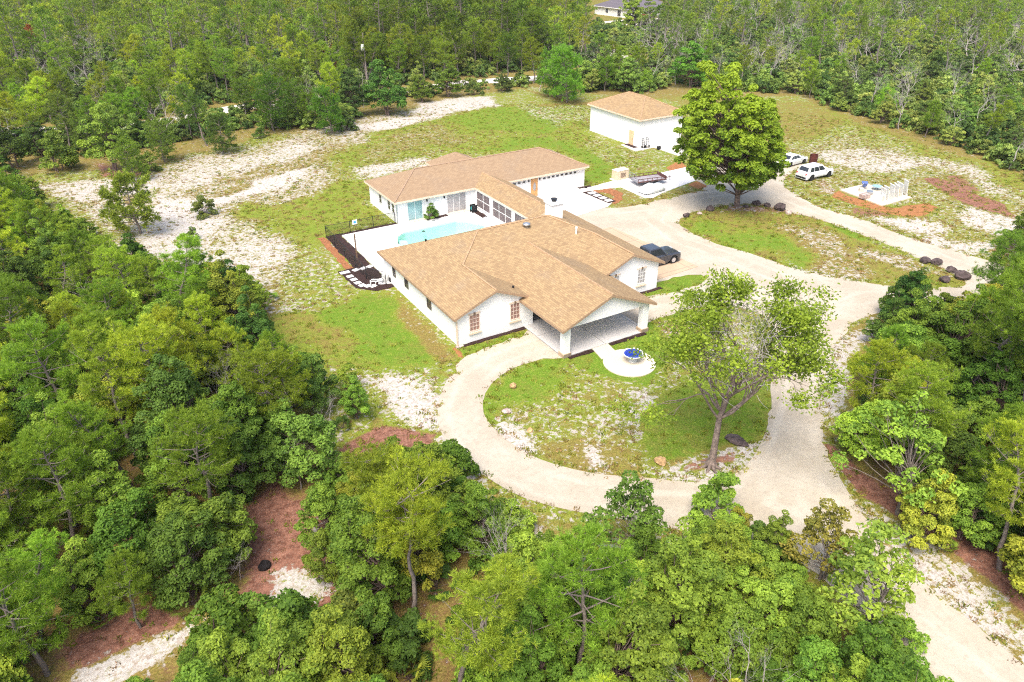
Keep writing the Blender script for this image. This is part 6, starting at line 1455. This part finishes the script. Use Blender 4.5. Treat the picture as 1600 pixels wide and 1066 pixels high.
ng.links.new(gi.outputs[0], ip.inputs['Points']); ng.links.new(ci_.outputs[0], ip.inputs['Instance']); ip.inputs['Pick Instance'].default_value = True
ng.links.new(nattr('pid', 'INT'), ip.inputs['Instance Index'])
cx_ = ng.nodes.new('ShaderNodeCombineXYZ'); ng.links.new(nattr('rz', 'FLOAT'), cx_.inputs[2]); ng.links.new(cx_.outputs[0], ip.inputs['Rotation']); ng.links.new(nattr('scl', 'FLOAT'), ip.inputs['Scale'])
ng.links.new(ip.outputs[0], go.inputs[0])
md = fw.modifiers.new('scatter', 'NODES'); md.node_group = ng
print('back trees', len(allb), 'far', len(rest), used)

# ------------------------------------------------------------------ grass tufts and weeds on sand, lawn and road edges
def tuft(seed, n=16, hh=.22, wd=.02):
    g_ = np.random.default_rng(seed); c_ = g_.normal(0, .09, (n, 3)); c_[:, 2] = 0; d_ = unit(g_.normal(0, .6, (n, 3))+[0, 0, 1.]); d_[:, 2] = np.abs(d_[:, 2])
    s_d = unit(np.cross(d_, g_.normal(size=(n, 3))))*wd; e_ = d_*hh*g_.uniform(.5, 1.2, (n, 1))
    V = np.stack([c_-s_d, c_+s_d, c_+e_+s_d*.3, c_+e_-s_d*.3], 1).reshape(-1, 3); return V, np.arange(4*n).reshape(-1, 4), np.clip(g_.normal(.5, .25, n), 0, 1)
tcol = bpy.data.collections.new('tuft_kinds')
for i, (c, hh) in enumerate((((.2, .24, .03), .15), ((.3, .32, .06), .14), ((.33, .24, .1), .13), ((.15, .22, .025), .16), ((.24, .17, .08), .1))):
    V, Fq, A_ = tuft(300+i, 14, hh, .028); o = bpy.data.objects.new('t%02d_tuft' % i, np_mesh('tuft', V, Fq, leaf_mat('tuft_blades', .3, .4, const=c), A_)); tcol.objects.link(o)
g_ = np.random.default_rng(12)
n = 90000; X = g_.uniform(-32, 98, n); Y = g_.uniform(-40, 100, n)
dc = np.hypot(X-CAMP[0], Y-CAMP[1]); S_f = ch['s'].reshape(ny, nx); ix = np.clip(np.searchsorted(gx, X), 0, nx-1); iy = np.clip(np.searchsorted(gy, Y), 0, ny-1); sv = S_f[iy, ix]; lv = ch['l'].reshape(ny, nx)[iy, ix]
ok = (dc < 135)
inr = in_road(X, Y); md_ = np.full(n, 9.); q = ok & (X < 96); md_[q] = mindist(X[q], Y[q])
ok &= ~inr | ((md_ < .3) & (g_.uniform(size=n) < .7))
ok &= ~((X > -3.4) & (X < 31.6) & (Y > -.5) & (Y < 35.5)) | ((X > 20.5) & (Y < 14) & ok & (X > 26.5)) | ((X < 6) & (Y > 27.5) & (Y < 35.2))
for x0, x1, y0, y1 in ((5.5, 14.5, -6.2, 2), (7.5, 12, -11, -5.7), (33.5, 48, 19, 28.5), (29, 34.5, 19, 26), (46, 57, 28, 49.5), (15, 21.7, 34, 38.8), (55.7, 61.6, 2.9, 9.5), (19, 27, -.5, 14.5)):
    ok &= ~((X > x0) & (X < x1) & (Y > y0) & (Y < y1))
ok &= inside(CLEAR, X, Y) | (g_.uniform(size=n) < .3)
ok &= g_.uniform(size=n) < np.where(md_ < .7, 1., np.where(sv > .64, .16, np.where(sv > .52, .38, np.where(lv > .6, .22, .5))))
X, Y = X[ok], Y[ok]; sv = sv[ok]; lv = lv[ok]; n = len(X)
me = bpy.data.meshes.new('weeds'); me.from_pydata([(float(a), float(b), 0.) for a, b in zip(X, Y)], [], [])
pid = np.where(lv > .55, g_.choice([0, 1, 3], n), np.where(sv > .6, g_.choice([2, 4, 0, 1], n), g_.integers(0, 5, n)))
for nm_, arr, ty in (('pid', pid, 'INT'), ('rz', g_.uniform(0, 6.28, n), 'FLOAT'), ('scl', g_.uniform(.6, 1.5, n), 'FLOAT')):
    a = me.attributes.new(nm_, ty, 'POINT'); a.data.foreach_set('value', arr.astype(np.int32 if ty == 'INT' else np.float32))
wo = bpy.data.objects.new('weeds_and_grass_tufts', me); SC.collection.objects.link(wo); tag(wo, 'sparse grass tufts and weeds over sand, lawn and verge', kind='stuff')
ng2 = ng.copy(); [q for q in ng2.nodes if q.bl_idname == 'GeometryNodeCollectionInfo'][0].inputs['Collection'].default_value = tcol
wo.modifiers.new('scatter', 'NODES').node_group = ng2
print('tufts', n)

# ------------------------------------------------------------------ thin summer haze
hm = bpy.data.materials.new('haze_air'); hm.use_nodes = True; hn = hm.node_tree; hn.nodes.clear()
pv = hn.nodes.new('ShaderNodeVolumePrincipled'); pv.inputs['Color'].default_value = (.93, .96, 1, 1); pv.inputs['Density'].default_value = .00012; pv.inputs['Anisotropy'].default_value = .2
ho = hn.nodes.new('ShaderNodeOutputMaterial'); hn.links.new(pv.outputs[0], ho.inputs['Volume'])
hz = MB().box(-2600, 2600, -2600, 2600, -1.5, 40).build('haze', hm); tag(hz, 'thin pale summer haze over the whole place', kind='stuff')
